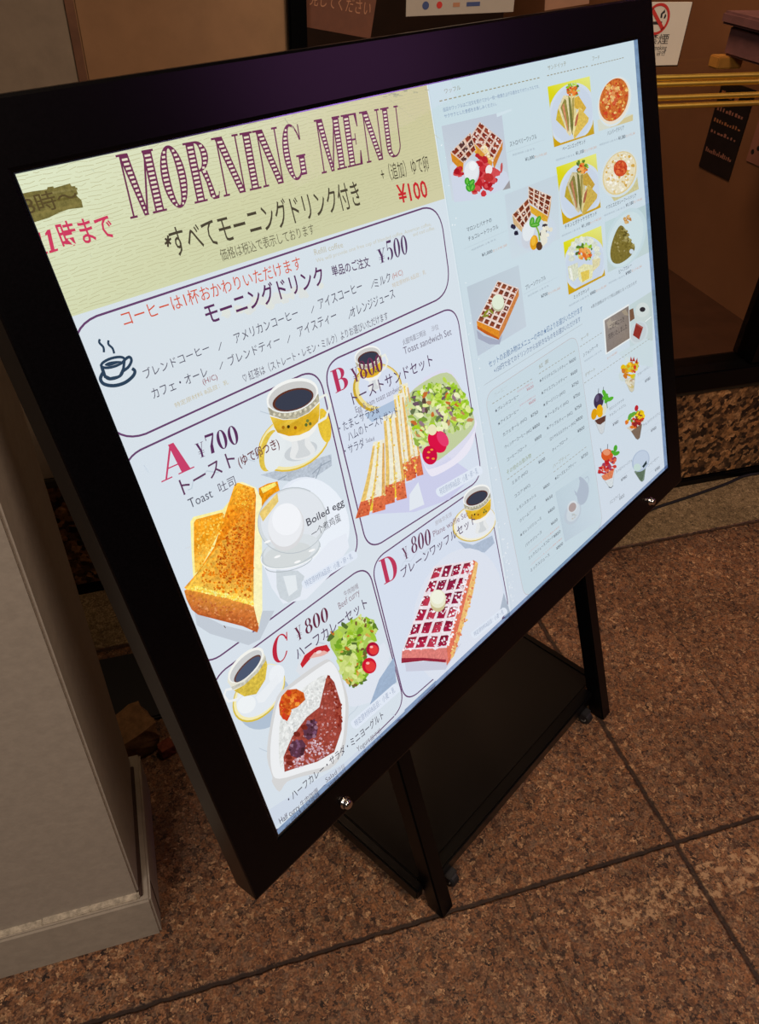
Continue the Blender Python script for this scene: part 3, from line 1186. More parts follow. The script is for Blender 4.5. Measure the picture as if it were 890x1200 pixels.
# ---- the pictures that recur on the sheets
def cup_picture(ink, o, ex, dn, sauc=True, handle=1, band=(222, 178, 40)):
    """o: rim centre, ex: half rim width, dn: one unit downwards (crop units)"""
    def q(x, y):
        return (o[0] + ex[0] * x + dn[0] * y, o[1] + ex[1] * x + dn[1] * y)

    def qq(pts):
        return [q(*p) for p in pts]
    if sauc:
        ink.poly(qq(ell(.10, 1.62, 1.62, .80)), (196, 202, 212))
        ink.poly(qq(ell(.10, 1.50, 1.60, .80)), (236, 216, 120))
        ink.poly(qq(ell(.10, 1.48, 1.50, .73)), (250, 240, 190))
        ink.poly(qq(ell(.08, 1.47, 1.42, .66)), (232, 238, 240))
        ink.poly(qq(ell(-.75, 1.35, .62, .42, 60)), (222, 186, 60))
        ink.poly(qq(ell(-.58, 1.36, .50, .36, 60)), (232, 238, 240))
        ink.poly(qq(ell(.05, 1.50, .72, .33)), (206, 212, 216))
    if handle:
        ink.line(qq([(.92 * handle, .28), (1.28 * handle, .22), (1.36 * handle, .55), (1.1 * handle, .85), (.78 * handle, .92)]), 2.6, (236, 238, 230))
    ink.poly(qq(spline([(-.40, 1.05), (-.34, 1.32), (-.50, 1.66), (-.2, 1.80), (.2, 1.80), (.50, 1.66), (.34, 1.32), (.40, 1.05)], 3)), (232, 234, 234))
    ink.poly(qq(spline([(-.1, 1.2), (-.12, 1.5), (-.3, 1.72), (.1, 1.76), (.3, 1.7), (.14, 1.45), (.2, 1.15)], 3)), (212, 216, 218))
    ink.poly(qq([(-1, 0), (-.97, .45), (-.86, .85), (-.62, 1.12), (-.35, 1.25), (0, 1.28), (.35, 1.25), (.62, 1.12), (.86, .85), (.97, .45), (1, 0)]), (242, 242, 238))
    ink.poly(qq([(-.97, .40), (-.88, .74), (-.80, .90), (-.4, 1.08), (0, 1.13), (.4, 1.08), (.80, .90), (.88, .74), (.97, .40), (.5, .60), (0, .67), (-.5, .60)]), [(236, 206, 90), band, (206, 160, 40), (226, 170, 30), (240, 196, 60), (236, 190, 50), (214, 170, 50), band, (236, 206, 90), band, (240, 206, 80), band], grain=.15)
    ink.poly(qq([(-.99, .14), (-.97, .36), (-.5, .58), (0, .66), (.5, .58), (.97, .36), (.99, .14), (.5, .40), (0, .46), (-.5, .40)]), (178, 172, 150), grain=.4)
    for k in range(-4, 5):
        x = k * .2
        ink.poly(qq(ell(x, .50 - .3 * x * x * .6, .05, .045, 0, 8)), (220, 214, 190))
    for a, b, c in ((-.35, .82, (60, 50, 20)), (-.1, .9, (150, 84, 20)), (.4, .8, (120, 130, 60)), (.48, .9, (110, 110, 50)), (.32, .9, (90, 110, 50)), (-.55, .8, (170, 110, 20))):
        ink.poly(qq(ell(a, b, .06, .05, 0, 8)), c)
    ink.poly(qq(ell(0, 0, 1, .46)), (244, 245, 242))
    ink.poly(qq(ell(0, .03, .93, .40)), (206, 206, 204))
    ink.poly(qq(ell(0, .12, .80, .30)), (96, 52, 40))
    ink.poly(qq(ell(.02, .13, .72, .26)), (58, 62, 78))


def waffle_grid(ink, quad, nx, ny, crust, pocket, sugar, side=None, sidecol=(205, 120, 40), fill=.72, ndust=60, seed=1, light=None):
    rnd = random.Random(seed)
    a, b, c, d = quad                      # top-left, top-right, bottom-right, bottom-left

    def q(x, y):
        return ((a[0] * (1 - x) + b[0] * x) * (1 - y) + (d[0] * (1 - x) + c[0] * x) * y,
                (a[1] * (1 - x) + b[1] * x) * (1 - y) + (d[1] * (1 - x) + c[1] * x) * y)
    if side:
        for pts, cl in side:
            ink.poly(pts, cl, grain=.25)
    ink.poly([a, b, c, d], crust, grain=.15)
    m = (1 - fill) / 2
    for i in range(nx):
        for j in range(ny):
            x0, x1 = (i + m) / nx, (i + 1 - m) / nx
            y0, y1 = (j + m) / ny, (j + 1 - m) / ny
            jt = lambda: rnd.uniform(-.05, .05) / max(nx, ny)
            pc = pocket[rnd.randrange(len(pocket))]
            pts = [q(x0 + jt(), y0 + jt()), q(x1 + jt(), y0 + jt()), q(x1 + jt(), y1 + jt()), q(x0 + jt(), y1 + jt())]
            ink.poly(pts, pc, grain=.3)
            dk = tuple(int(v * .78) for v in pc)
            ink.poly([pts[0], pts[1], q(x1 - .25 / nx, y0 + .22 / ny), q(x0 + .1 / nx, y0 + .22 / ny), q(x0 + .1 / nx, y1 - .1 / ny), pts[3]], dk, grain=.3)
    if ndust:
        W = math.hypot(b[0] - a[0], b[1] - a[1]) / nx
        ink.dabs([a, b, c, d], ndust, W * .04, W * .14, sugar, rnd=rnd)


def leaves(ink, region, n, r0, r1, seed=3, cols=None):
    rnd = random.Random(seed)
    cols = cols or [(150, 190, 40), (180, 210, 80), (120, 168, 40), (202, 224, 120), (96, 130, 40), (210, 226, 150), (160, 200, 60), (86, 110, 50)]
    ink.dabs(region, n, r0, r1, cols, asp=.55, sides=9, rnd=rnd, grain=.1)


def tomato(ink, x, y, r, col=(206, 20, 50)):
    ink.oval(x, y, r, r * 1.1, col)
    ink.oval(x + r * .15, y + r * .1, r * .7, r * .75, (228, 60, 60))
    ink.oval(x - r * .2, y - r * .35, r * .25, r * .18, (250, 190, 180))


def pill(ink, a, b, hgt, text):
    """pale rounded allergy note"""
    n = (0, -hgt)
    pts = [a, b, (b[0] + n[0] * .8, b[1] + n[1]), (a[0] + n[0] * .8, a[1] + n[1])]
    q = []
    mx, my = ((a[0] + pts[3][0]) / 2, (a[1] + pts[3][1]) / 2)
    ex, ey = ((b[0] + pts[2][0]) / 2, (b[1] + pts[2][1]) / 2)
    ang = math.degrees(math.atan2(b[1] - a[1], b[0] - a[0]))
    r = hgt / 2 * .92
    q = ell(ex, ey, r * .7, r, ang, 10, -90, 90) + ell(mx, my, r * .7, r, ang, 10, 90, 270)
    ink.poly(q, (226, 234, 246))
    L = (b[0] - a[0], b[1] - a[1])
    ink.txt(text, (a[0] + L[0] * .02, a[1] + L[1] * .02 - hgt * .2), (a[0] + L[0] * .98, a[1] + L[1] * .98 - hgt * .2), hgt * .66, (160, 172, 196))


def marble(ink, quad, seed, col=(214, 222, 228), n=3):
    rnd = random.Random(seed)
    for _ in range(n):
        x, y = rnd.choice(quad)
        pts = [(x, y)]
        dx, dy = rnd.uniform(6, 14), rnd.uniform(-12, 12)
        for _ in range(5):
            x += dx + rnd.uniform(-5, 5)
            y += dy + rnd.uniform(-6, 6)
            pts.append((x, y))
        ink.line(pts, rnd.uniform(.4, 1.0), (186, 198, 210))
# ------------------------------------------------------------------ left sheet: the morning menu
PURPLE = (104, 66, 108)
DARKP = (92, 48, 92)
GREY = (84, 80, 98)


def sheet(name, pts, cols, z, label):
    e = Ink(name, None, z0=0)
    e.raw([(p[0], p[1]) for p in pts], [rgba(c, 0) for c in cols])
    o = e.done(label)
    o.parent = sign
    o.matrix_local = FACE @ Matrix.Translation((0, 0, SHEET_Z + z))
    return o


left_sheet = sheet('menu_sheet', [(-.004, -.004), (.425, -.004), (.425, .6095), (-.004, .6095)],
                   [(216, 226, 232), (214, 226, 234), (220, 228, 238), (218, 226, 237)], 0.0, 'left sheet, morning menu with four set meals')


def rquad(ink, c, r, wmm, col, fill=None):
    """rounded quadrilateral, corners in millimetres clockwise from top left"""
    pts = []
    n = len(c)
    for i in range(n):
        p0, p1, p2 = Vector(c[i - 1]), Vector(c[i]), Vector(c[(i + 1) % n])
        a = p1 + (p0 - p1).normalized() * r
        b = p1 + (p2 - p1).normalized() * r
        for k in range(9):
            t = k / 8
            # quarter-round
            pts.append(tuple(((1 - t) ** 2 * a + 2 * t * (1 - t) * (p1 * .86 + (a + b) * .07) + t * t * b) / 1000.0))
    if fill:
        ink.raw(pts, [rgba(fill, 0)] * len(pts))
    if wmm:
        ink.line(pts, wmm, col, mapped=False, closed=True)


# cream header with its ruled paper texture
i = Ink('cream_header', left_sheet, 'X', 0.0001)
i.step = 0
a, b = P(84, 371), P(516, 235)
i.raw([(-.004, -.004), (.215, -.004), (.4255, -.004), (.4255, b[1]), (.21, (a[1] + b[1]) / 2), (-.004, a[1])],
      [rgba((226, 234, 202), .0), rgba((214, 214, 176), .0), rgba((206, 200, 154), 0), rgba((210, 206, 166), 0), rgba((206, 208, 168), 0), rgba((214, 219, 180), 0)])
i.z += 5e-6
rn = random.Random(5)
for k in range(34):
    v = .001 + k * (a[1] / 34)
    u = -.003
    while u < .42:
        l = rn.uniform(.004, .02)
        i.line([(u, v + rn.uniform(-.0007, .0007)), (u + l / 2, v + rn.uniform(-.0007, .0007)), (u + l, v + rn.uniform(-.0007, .0007))], rn.uniform(.22, .42), (192, 190, 150), mapped=False)
        u += l + rn.uniform(0, .004)
i.done()

i = Ink('title_lettering', left_sheet, 'X', 0.0003)
serif_word(i, 'MORNING MENU', (152, 257), (474, 181), (134, 182), (112, 50, 84), gap=.03, stripes=(230, 222, 198), T=.19, inset=.034, ns=14)
i.done('purple striped serif title')

i = Ink('hours_lettering', left_sheet, 'A', 0.0003)
for x, y in ((148, 650), (184, 640)):
    i.poly([(x - 26, y - 66), (x - 18, y - 78), (x - 8, y - 80), (x + 9, y - 4), (x - 4, y - 1), (x - 18, y - 62), (x - 24, y - 58)], (206, 62, 96))
    i.poly([(x - 10, y + 3), (x + 20, y - 6), (x + 19, y - 14), (x - 12, y - 6)], (206, 62, 96))
i.txt('\u6642\u307e\u3067', (224, 628), (406, 586), 90, (206, 62, 96), .014)
i.done('pink opening time lettering')

i = Ink('tape_patch', left_sheet, 'A', 0.0006)
i.poly([(70, 437), (112, 428), (164, 421), (166, 413), (186, 410), (188, 416), (244, 400), (250, 410), (262, 409), (272, 436), (266, 442), (284, 458), (290, 484), (240, 490), (206, 502), (170, 520), (118, 536)], (122, 112, 62), grain=.35)
for yy, c in ((20, (134, 124, 74)), (48, (104, 94, 48)), (78, (130, 118, 66))):
    i.line([(84, 437 + yy), (180, 414 + yy), (270, 398 + yy)], 1.4, c, grain=.3)
i.txt('8\u6642\u301c', (96, 512), (280, 468), 66, (88, 74, 44), .006)
i.done('brown tape over the old opening time')

i = Ink('subtitle_lettering', left_sheet, 'A', 0.0003)
for an in (90, 30, 150):
    dx, dy = 12 * math.cos(math.radians(an)), 20 * math.sin(math.radians(an))
    i.line([(586 - dx, 601 + dy), (586 + dx, 601 - dy)], 1.6, (72, 62, 50))
i.k = CROPS['X']
i.txt('\u3059\u3079\u3066\u30e2\u30fc\u30cb\u30f3\u30b0\u30c9\u30ea\u30f3\u30af\u4ed8\u304d', (207, 301.5), (425, 240), 33, (76, 68, 54), .004)
i.txt('\u4fa1\u683c\u306f\u7a0e\u8fbc\u3067\u8868\u793a\u3057\u3066\u304a\u308a\u307e\u3059', (261, 306), (370, 274), 13.5, (108, 104, 82))
i.done()
i = Ink('extra_egg_lettering', left_sheet, 'B', 0.0003)
i.txt('+\uff08\u8ffd\u52a0\uff09\u3086\u3067\u5375', (650, 396), (814, 356), 56, (74, 66, 52))
i.k = CROPS['X']
i.txt('\u00a5100', (469, 238), (503, 230.5), 21, (200, 44, 50), .016, lat=True)
i.done('red price for an extra boiled egg')

# ---- drinks panel
i = Ink('drinks_panel', left_sheet, 'X', 0.0003)
rquad(i, [(-6, 98), (411, 105.5), (404.5, 195.5), (-3, 191)], 26, 1.6, PURPLE)
i.done('purple rounded border around the drinks')
i = Ink('cup_icon', left_sheet, 'C', 0.0003)
NAVY = (46, 66, 88)
i.poly([(86, 292), (96, 335), (116, 340), (155, 332), (166, 308), (170, 266), (160, 300), (148, 326), (118, 332), (104, 325), (96, 300)], NAVY)
i.line(ell(127, 281, 42, 15, -17, 24) + [ell(127, 281, 42, 15, -17, 24)[0]], 2.0, NAVY)
i.line(curve([(86, 288), (96, 322), (112, 338), (140, 334), (160, 318), (168, 270)]), 2.2, NAVY)
i.poly(spline([(98, 290), (112, 280), (140, 276), (158, 278), (140, 286), (114, 294)], 4), NAVY)
i.line(curve([(168, 272), (184, 262), (192, 274), (182, 296), (162, 312)]), 2.2, NAVY)
i.line(curve([(92, 318), (84, 338), (96, 356), (130, 362), (168, 352), (196, 330), (204, 312), (194, 302)]), 2.6, NAVY)
i.line(curve([(82, 200), (80, 212), (94, 228), (96, 246)]), 1.7, NAVY)
i.line(curve([(112, 204), (112, 218), (126, 232), (132, 250)]), 1.7, NAVY)
i.done('navy steaming cup drawing')
i = Ink('refill_lettering', left_sheet, 'X', 0.0003)
i.txt('\u30b3\u30fc\u30d2\u30fc\u306f1\u676f\u304a\u304b\u308f\u308a\u3044\u305f\u3060\u3051\u307e\u3059', (147, 383), (355, 315), 17.5, (212, 84, 58))
i.use('B')
i.txt('Refill coffee', (415, 650), (514, 622), 22, (196, 192, 172), lat=True)
i.txt('We will provide one free cup of blended coffee, American coffee,', (421, 676), (820, 546), 14, (204, 202, 186), lat=True)
i.txt('and iced coffee.', (757, 585), (833, 560), 14, (204, 202, 186), lat=True)
i.done('orange free refill lettering')
i = Ink('drinks_lettering', left_sheet, 'X', 0.0004)
i.dabs([(262, 362), (330, 340), (378, 328), (382, 336), (300, 364), (266, 376)], 24, 3, 7, [(224, 228, 222), (222, 226, 224)], sides=12)
i.txt('\u30e2\u30fc\u30cb\u30f3\u30b0\u30c9\u30ea\u30f3\u30af', (245, 381), (382, 332.5), 24, DARKP, .012)
i.txt('\u5358\u54c1\u306e\u3054\u6ce8\u6587', (391, 324), (435, 312), 12, (90, 66, 100), .014)
serif_word(i, '\u00a5', (444, 309.5), (454, 306), (442, 293), (88, 58, 98), T=.13)
serif_word(i, '500', (455, 306), (479.5, 297), (452, 283), (88, 58, 98), T=.13)
i.use('C')
i.txt('\u30d6\u30ec\u30f3\u30c9\u30b3\u30fc\u30d2\u30fc', (240, 340), (466, 244), 36, GREY)
i.line([(496, 240), (504, 210)], .6, GREY)
i.txt('\u30a2\u30e1\u30ea\u30ab\u30f3\u30b3\u30fc\u30d2\u30fc', (555, 217), (774, 124), 38, GREY)
i.line([(818, 110), (826, 84)], .6, GREY)
i.txt('\u30ab\u30d5\u30a7\u30fb\u30aa\u30fc\u30ec', (270, 410), (460, 328), 40, GREY)
i.txt('(H/C)', (442, 358), (492, 338), 20, (150, 80, 90), lat=True)
i.txt('\u7279\u5b9a\u539f\u6750\u6599 8\u54c1\u76ee\uff1a\u4e73', (345, 440), (530, 356), 18, (200, 190, 158))
i.line([(499, 306), (509, 278)], .6, GREY)
i.txt('\u30d6\u30ec\u30f3\u30c9\u30c6\u30a3\u30fc', (534, 295), (711, 216), 36, GREY)
i.line([(735, 214), (743, 186)], .6, GREY)
i.use('X')
i.txt('\u30a2\u30a4\u30b9\u30c6\u30a3\u30fc', (351.5, 395.5), (396, 374.5), 13, GREY)
i.txt('\u30a2\u30a4\u30b9\u30b3\u30fc\u30d2\u30fc', (375.6, 363), (426, 340.5), 13, GREY)
i.line([(436, 338), (439, 329)], .6, GREY)
i.txt('\u30df\u30eb\u30af', (440.5, 338), (459.5, 329.5), 11.5, GREY)
i.txt('(H/C)', (461, 327), (473, 321.5), 6.5, (190, 130, 120), lat=True)
i.txt('\u7279\u5b9a\u539f\u6750\u6599 8\u54c1\u76ee\uff1a\u4e73', (461, 337.5), (500, 321), 5.5, (206, 192, 168))
i.line([(409.5, 374), (412.5, 364)], .6, GREY)
i.txt('\u30aa\u30ec\u30f3\u30b8\u30b8\u30e5\u30fc\u30b9', (413, 372.5), (464, 349), 12.5, GREY)
i.txt('\u2661 \u7d05\u8336\u306f\uff08\u30b9\u30c8\u30ec\u30fc\u30c8\u30fb\u30ec\u30e2\u30f3\u30fb\u30df\u30eb\u30af\uff09\u3088\u308a\u304a\u9078\u3073\u3044\u305f\u3060\u3051\u307e\u3059', (287, 449), (456, 374), 10.5, (96, 90, 106))
i.done()


def panel(name, corners, seed, top=(216, 226, 235), bottom=(206, 214, 226), label=None):
    ink = Ink(name, left_sheet, 'X', 0.0003)
    rquad(ink, corners, 20, 0, PURPLE, fill=top)
    rn2 = random.Random(seed)
    for _ in range(7):
        u0, v0 = corners[0]
        u1, v1 = corners[2]
        u, v = rn2.uniform(max(u0, 3) + 8, u1 - 60), rn2.uniform(v0 + 15, v1 - 40)
        pts = [(u, v)]
        for _k in range(6):
            u += rn2.uniform(2, 9)
            v += rn2.uniform(-6, 8)
            pts.append((u, v))
        ink.line([(p[0] / 1000, p[1] / 1000) for p in pts], rn2.uniform(.4, 1.3), (194, 206, 218), mapped=False)
    rquad(ink, corners, 20, 1.6, PURPLE)
    return ink.done(label)


QA = [(-6, 200.5), (203.5, 204), (194.5, 397.5), (-6, 399)]
QB = [(209.5, 203.5), (408, 209.5), (398.5, 412), (204.5, 400.5)]
QC = [(-6, 413.5), (199.5, 412.6), (198.6, 600.5), (-6, 609)]
QD = [(203.6, 414), (403.6, 418), (404, 606), (200, 599)]
panel('toast_set_panel', QA, 1)
panel('sandwich_set_panel', QB, 2, (217, 226, 240))
panel('curry_set_panel', QC, 3)
panel('waffle_set_panel', QD, 4, (216, 225, 240))

# ---- set A: toast, egg, coffee
i = Ink('coffee_picture', left_sheet, 'C', 0.0008)
i.poly([(640, 672), (700, 690), (800, 700), (888, 640), (886, 600), (760, 640)], (186, 196, 208), grain=.2)
for pts in ([(820, 668), (850, 640), (884, 622)], [(830, 690), (846, 650), (852, 630)], [(700, 690), (730, 674)]):
    i.line(pts, 1.0, (150, 162, 176))
i.poly(ell(757, 556, 134, 94, -30), (226, 190, 60))
i.poly(ell(757, 554, 130, 90, -30), (244, 232, 170))
i.poly(ell(764, 548, 124, 86, -30), (228, 234, 236))
i.poly(ell(672, 588, 34, 74, 14), (226, 196, 76), grain=.2)
i.poly(ell(690, 588, 34, 74, 14), (230, 236, 238))
i.poly(ell(862, 500, 22, 60, -10), (232, 196, 60), grain=.2)
i.poly(ell(780, 590, 60, 30, -20), (204, 210, 214))
cup_picture(i, (750, 396), (89, -24), (22, 122), sauc=False)
i.done()
i = Ink('toast_picture', left_sheet, 'E', 0.0008)
i.poly([(232, 640), (330, 690), (440, 716), (470, 640), (510, 640), (460, 740), (420, 760), (286, 720), (240, 690)], (196, 204, 214))
i.poly([(455, 214), (486, 198), (521, 190), (531, 232), (522, 262), (486, 296), (462, 310)], (235, 151, 20), grain=.45)
i.poly([(462, 214), (512, 194), (518, 204), (470, 232)], (252, 235, 120), grain=.2)
i.poly([(218, 330), (228, 314), (330, 288), (352, 260), (360, 330), (250, 520), (228, 530), (222, 440)], (252, 242, 160), grain=.1)
i.poly([(230, 334), (238, 322), (330, 298), (336, 330), (250, 500), (234, 510), (230, 430)], [(248, 165, 40), (252, 176, 50), (242, 154, 30), (248, 165, 30), (252, 198, 70), (252, 209, 90), (237, 154, 30)], grain=.4)
i.poly([(378, 196), (398, 192), (445, 212), (466, 252), (468, 640), (452, 712), (436, 622), (300, 560), (340, 300)], (252, 245, 190), grain=.1)
i.poly([(196, 570), (204, 566), (330, 592), (438, 624), (456, 700), (450, 716), (400, 694), (330, 676), (244, 654), (222, 636), (204, 600)], [(215, 132, 50), (220, 136, 50), (231, 154, 60), (220, 132, 60), (187, 92, 40), (193, 99, 44), (187, 92, 40), (180, 88, 40), (187, 92, 44), (193, 103, 50), (209, 121, 50)], grain=.35)
i.poly([(372, 200), (384, 195), (440, 214), (446, 240), (438, 480), (438, 624), (330, 592), (204, 566), (196, 560), (240, 510), (300, 420), (340, 300)],
       [(252, 187, 50), (252, 176, 50), (252, 176, 60), (231, 143, 40), (215, 105, 20), (252, 209, 90), (252, 206, 84), (252, 204, 80), (237, 154, 50), (242, 154, 30), (235, 136, 20), (246, 154, 30)], grain=.5)
rn = random.Random(11)
i.dabs([(350, 300), (430, 240), (436, 500), (430, 596), (300, 575), (240, 540), (300, 440)], 420, 2, 5.5, [(226, 123, 20), (213, 110, 18), (235, 138, 26), (204, 101, 20), (248, 165, 40), (220, 116, 14)], grain=.4, rnd=rn)
i.dabs([(350, 360), (425, 330), (428, 540), (330, 540), (300, 480)], 240, 1.5, 4, [(193, 88, 18), (180, 79, 18), (209, 101, 20)], grain=.4, rnd=rn)
i.dabs([(222, 550), (330, 578), (434, 604), (434, 620), (330, 592), (210, 566)], 150, 2, 5, [(252, 226, 90), (252, 239, 120), (252, 209, 70), (252, 245, 150)], grain=.2, rnd=rn)
i.dabs([(385, 200), (436, 218), (438, 290), (366, 280)], 130, 2, 5, [(252, 182, 50), (237, 154, 34), (252, 202, 74), (226, 138, 26)], grain=.3, rnd=rn)
i.dabs([(236, 330), (330, 304), (330, 350), (250, 490), (236, 480)], 160, 2, 5, [(252, 176, 50), (237, 154, 30), (252, 209, 90), (252, 193, 70)], grain=.3, rnd=rn)
i.dabs([(208, 584), (330, 610), (440, 640), (450, 704), (330, 668), (230, 640)], 160, 1.5, 5, [(202, 110, 54), (220, 136, 74), (211, 123, 62), (187, 96, 46), (226, 149, 90)], grain=.3, rnd=rn)
i.line([(330, 690), (336, 698)], .7, (99, 66, 40))
i.done()
i = Ink('egg_picture', left_sheet, 'E', 0.0009)
i.poly(ell(640, 330, 126, 160, -22), (230, 236, 246))
i.poly(ell(648, 326, 118, 150, -22), (236, 242, 250))
i.poly([(468, 470), (520, 500), (640, 470), (700, 400), (760, 370), (770, 420), (700, 520), (620, 600), (540, 616), (500, 560)], (232, 237, 246))
i.poly([(516, 500), (590, 500), (614, 520), (600, 590), (560, 612), (530, 596), (518, 560)], (206, 214, 220), grain=.05)
i.poly([(540, 520), (584, 516), (590, 566), (560, 590)], (230, 236, 240))
i.poly(ell(572, 326, 122, 112, -30), (214, 220, 224))
i.poly(ell(574, 322, 114, 103, -30), (226, 231, 237))
i.poly([(456, 300), (520, 230), (524, 260), (470, 330)], (236, 206, 120), grain=.2)
i.poly(ell(566, 436, 108, 54, -16), (198, 206, 210))
i.poly(ell(568, 428, 100, 50, -16), (220, 226, 230))
i.poly(ell(556, 446, 86, 40, -14), (214, 219, 220))
i.poly(ell(551, 350, 62, 82, 10), (220, 220, 222))
i.poly(ell(548, 342, 60, 76, 10), (236, 238, 242))
i.poly(ell(552, 322, 50, 56, 10), (244, 246, 250))
i.line(ell(572, 326, 122, 112, -30, 30, 10, 330), .7, (186, 194, 200))
i.line(ell(566, 440, 106, 48, -16, 24, 10, 200), 1.0, (248, 250, 250))
i.line(ell(560, 470, 84, 30, -14, 20, 10, 180), .9, (184, 192, 198))
for x, y in ((486, 400), (520, 452), (590, 470), (640, 430)):
    i.oval(x, y, 12, 4, (250, 250, 250), -20)
i.done()
i = Ink('toast_set_lettering', left_sheet, 'C', 0.0015)


def big_letter(ink, ch, bl, br, tl, col):
    serif_word(ink, ch, bl, br, tl, col)


big_letter(i, 'A', (294, 698), (408, 646), (268, 588), (200, 66, 106))
serif_word(i, '\u00a5', (422, 616), (452, 604), (408, 566), DARKP, T=.13)
serif_word(i, '700', (458, 602), (568, 560), (440, 536), DARKP)
i.txt('\u30c8\u30fc\u30b9\u30c8', (372, 744), (556, 636), 62, (96, 56, 92), .006)
i.txt('(\u3086\u3067\u5375\u3064\u304d)', (566, 646), (706, 576), 40, (112, 62, 68), .012)
i.txt('Toast', (394, 788), (474, 748), 36, (92, 92, 106), lat=True)
i.txt('\u5410\u53f8', (498, 736), (555, 706), 38, (100, 94, 110))
i.done()
i = Ink('egg_caption', left_sheet, 'E', 0.0016)
i.txt('Boiled egg', (624, 346), (752, 270), 28, (84, 84, 94), .012, lat=True)
i.txt('\u4e00\u4e2a\u716e\u9e21\u86cb', (641, 388), (741, 326), 30, (96, 96, 104))
i.done()
i = Ink('allergy_note', left_sheet, 'E', 0.002)
pill(i, (614, 565), (784, 462), 34, '\u7279\u5b9a\u539f\u6750\u65998\u54c1\u76ee\uff1a\u5c0f\u9ea6\u30fb\u5375\u30fb\u4e73')
i.done('pale rounded allergy note')

# ---- set B: toast sandwich and salad
i = Ink('coffee_picture', left_sheet, 'D', 0.0008)
i.poly(ell(352, 392, 100, 98, -40), (206, 170, 50), grain=.1)
i.poly(ell(354, 388, 92, 92, -40), (238, 222, 150))
i.poly(ell(358, 386, 82, 82, -40), (216, 224, 240))
cup_picture(i, (312, 262), (52, -16), (18, 78), sauc=False)
i.poly([(300, 500), (420, 440), (430, 480), (330, 530)], (176, 196, 220))
i.done()
i = Ink('sandwich_picture', left_sheet, 'D', 0.0009)
i.poly([(270, 860), (500, 760), (540, 600), (740, 740), (640, 840), (500, 890), (300, 900)], (206, 208, 236))
i.poly([(480, 820), (515, 770), (540, 860), (480, 886)], (228, 234, 242))


def wedge(ink, l, r, side, top, crumb, crust):
    ink.poly(l, crumb, grain=.12)
    ink.poly(r, crust, grain=.35)
    ink.poly(side, top, grain=.4)


W_C, W_T, W_S = (240, 232, 176), (222, 150, 70), (206, 96, 60)
for x, y, hx, hy, wd in ((462, 380, 38, 380, 42), (448, 440, 50, 330, 40), (400, 540, 24, 330, 56), (362, 610, -46, 260, 60)):
    pass
rn = random.Random(21)
BRD, BRW, EGG, HAM, TST = (240, 226, 170), (240, 236, 214), (238, 204, 60), (214, 150, 120), (216, 104, 66)
for wd in (dict(x0=456, y0=376, x1=508, y1=752, w0=32, w1=58), dict(x0=434, y0=416, x1=464, y1=772, w0=38, w1=56), dict(x0=400, y0=500, x1=424, y1=850, w0=52, w1=92), dict(x0=356, y0=604, x1=322, y1=900, w0=44, w1=122)):
    x0, y0, x1, y1, w0, w1 = (wd[k] for k in ('x0', 'y0', 'x1', 'y1', 'w0', 'w1'))

    def q(s_, t, x0=x0, y0=y0, x1=x1, y1=y1, w0=w0, w1=w1):      # s across the wedge -1..1, t down it 0..1
        wv = (w0 + (w1 - w0) * t) / 2
        return (x0 + (x1 - x0) * t + s_ * wv + 8 * math.sin(3 * t) * (s_ < 0), y0 + (y1 - y0) * t + s_ * wv * -.28)
    tt = [k / 10 for k in range(11)]

    def strip(s0, s1, t0, t1):
        return [q(s0, t0 + (t1 - t0) * k / 8) for k in range(9)] + [q(s1, t1 - (t1 - t0) * k / 8) for k in range(9)]
    i.poly(strip(-1, 1, 0, .97), BRW, grain=.12)
    i.poly(strip(-1, -.62, .05, .96), (232, 196, 110), grain=.3)
    i.poly(strip(-.18, .2, .02, .95), EGG, grain=.35)
    i.poly(strip(.06, .2, .1, .85), (226, 190, 130), grain=.3)
    i.poly(strip(.72, 1, .05, .95), (226, 176, 96), grain=.3)
    i.poly(strip(-1, -.1, .78, 1.0), TST, grain=.35)
    i.poly(strip(.12, 1, .78, .99), (222, 112, 70), grain=.35)
    i.dabs(strip(-.25, .3, .0, .9), 20, 2, 6, [(244, 224, 120), (246, 236, 180), (232, 192, 70)], rnd=rn)
    i.dabs(strip(-1, 1, .72, .82), 14, 2, 5, [(236, 190, 110), (240, 210, 140), (230, 160, 90)], grain=.2, rnd=rn)
    i.dabs(strip(-.95, .95, .82, .98), 16, 2, 5, [(196, 84, 50), (230, 130, 84), (180, 70, 46)], grain=.2, rnd=rn)
i.done()
i = Ink('salad_picture', left_sheet, 'D', 0.0009)
i.poly([(462, 440), (510, 380), (560, 340), (640, 320), (700, 420), (744, 520), (736, 610), (690, 680), (590, 742), (556, 736), (520, 660), (480, 560), (458, 480)], (222, 222, 240), sm=4)
i.poly([(476, 560), (540, 700), (570, 716), (660, 672), (744, 560), (744, 520), (736, 610), (690, 680), (590, 742), (556, 736), (520, 660)], (236, 233, 246), sm=3)
i.poly([(462, 446), (520, 380), (630, 330), (690, 400), (736, 500), (730, 560), (640, 650), (560, 690), (500, 600), (474, 520)], (196, 208, 160), sm=4)
rg = [(478, 440), (520, 392), (600, 372), (660, 372), (700, 420), (728, 500), (720, 550), (640, 570), (610, 580), (560, 600), (530, 640), (500, 600), (476, 520)]
leaves(i, rg, 190, 8, 22, 31, [(150, 180, 70), (180, 206, 110), (126, 160, 60), (204, 220, 150), (110, 134, 70), (216, 226, 176), (164, 194, 80), (104, 116, 80)])
leaves(i, [(520, 380), (620, 360), (690, 400), (720, 480), (690, 540), (620, 520), (560, 420)], 70, 9, 24, 36, [(164, 206, 50), (188, 218, 80), (146, 190, 40), (212, 230, 130)])
leaves(i, rg, 40, 8, 18, 32, [(110, 84, 100), (150, 120, 130), (90, 70, 60), (196, 140, 90), (200, 110, 50)])
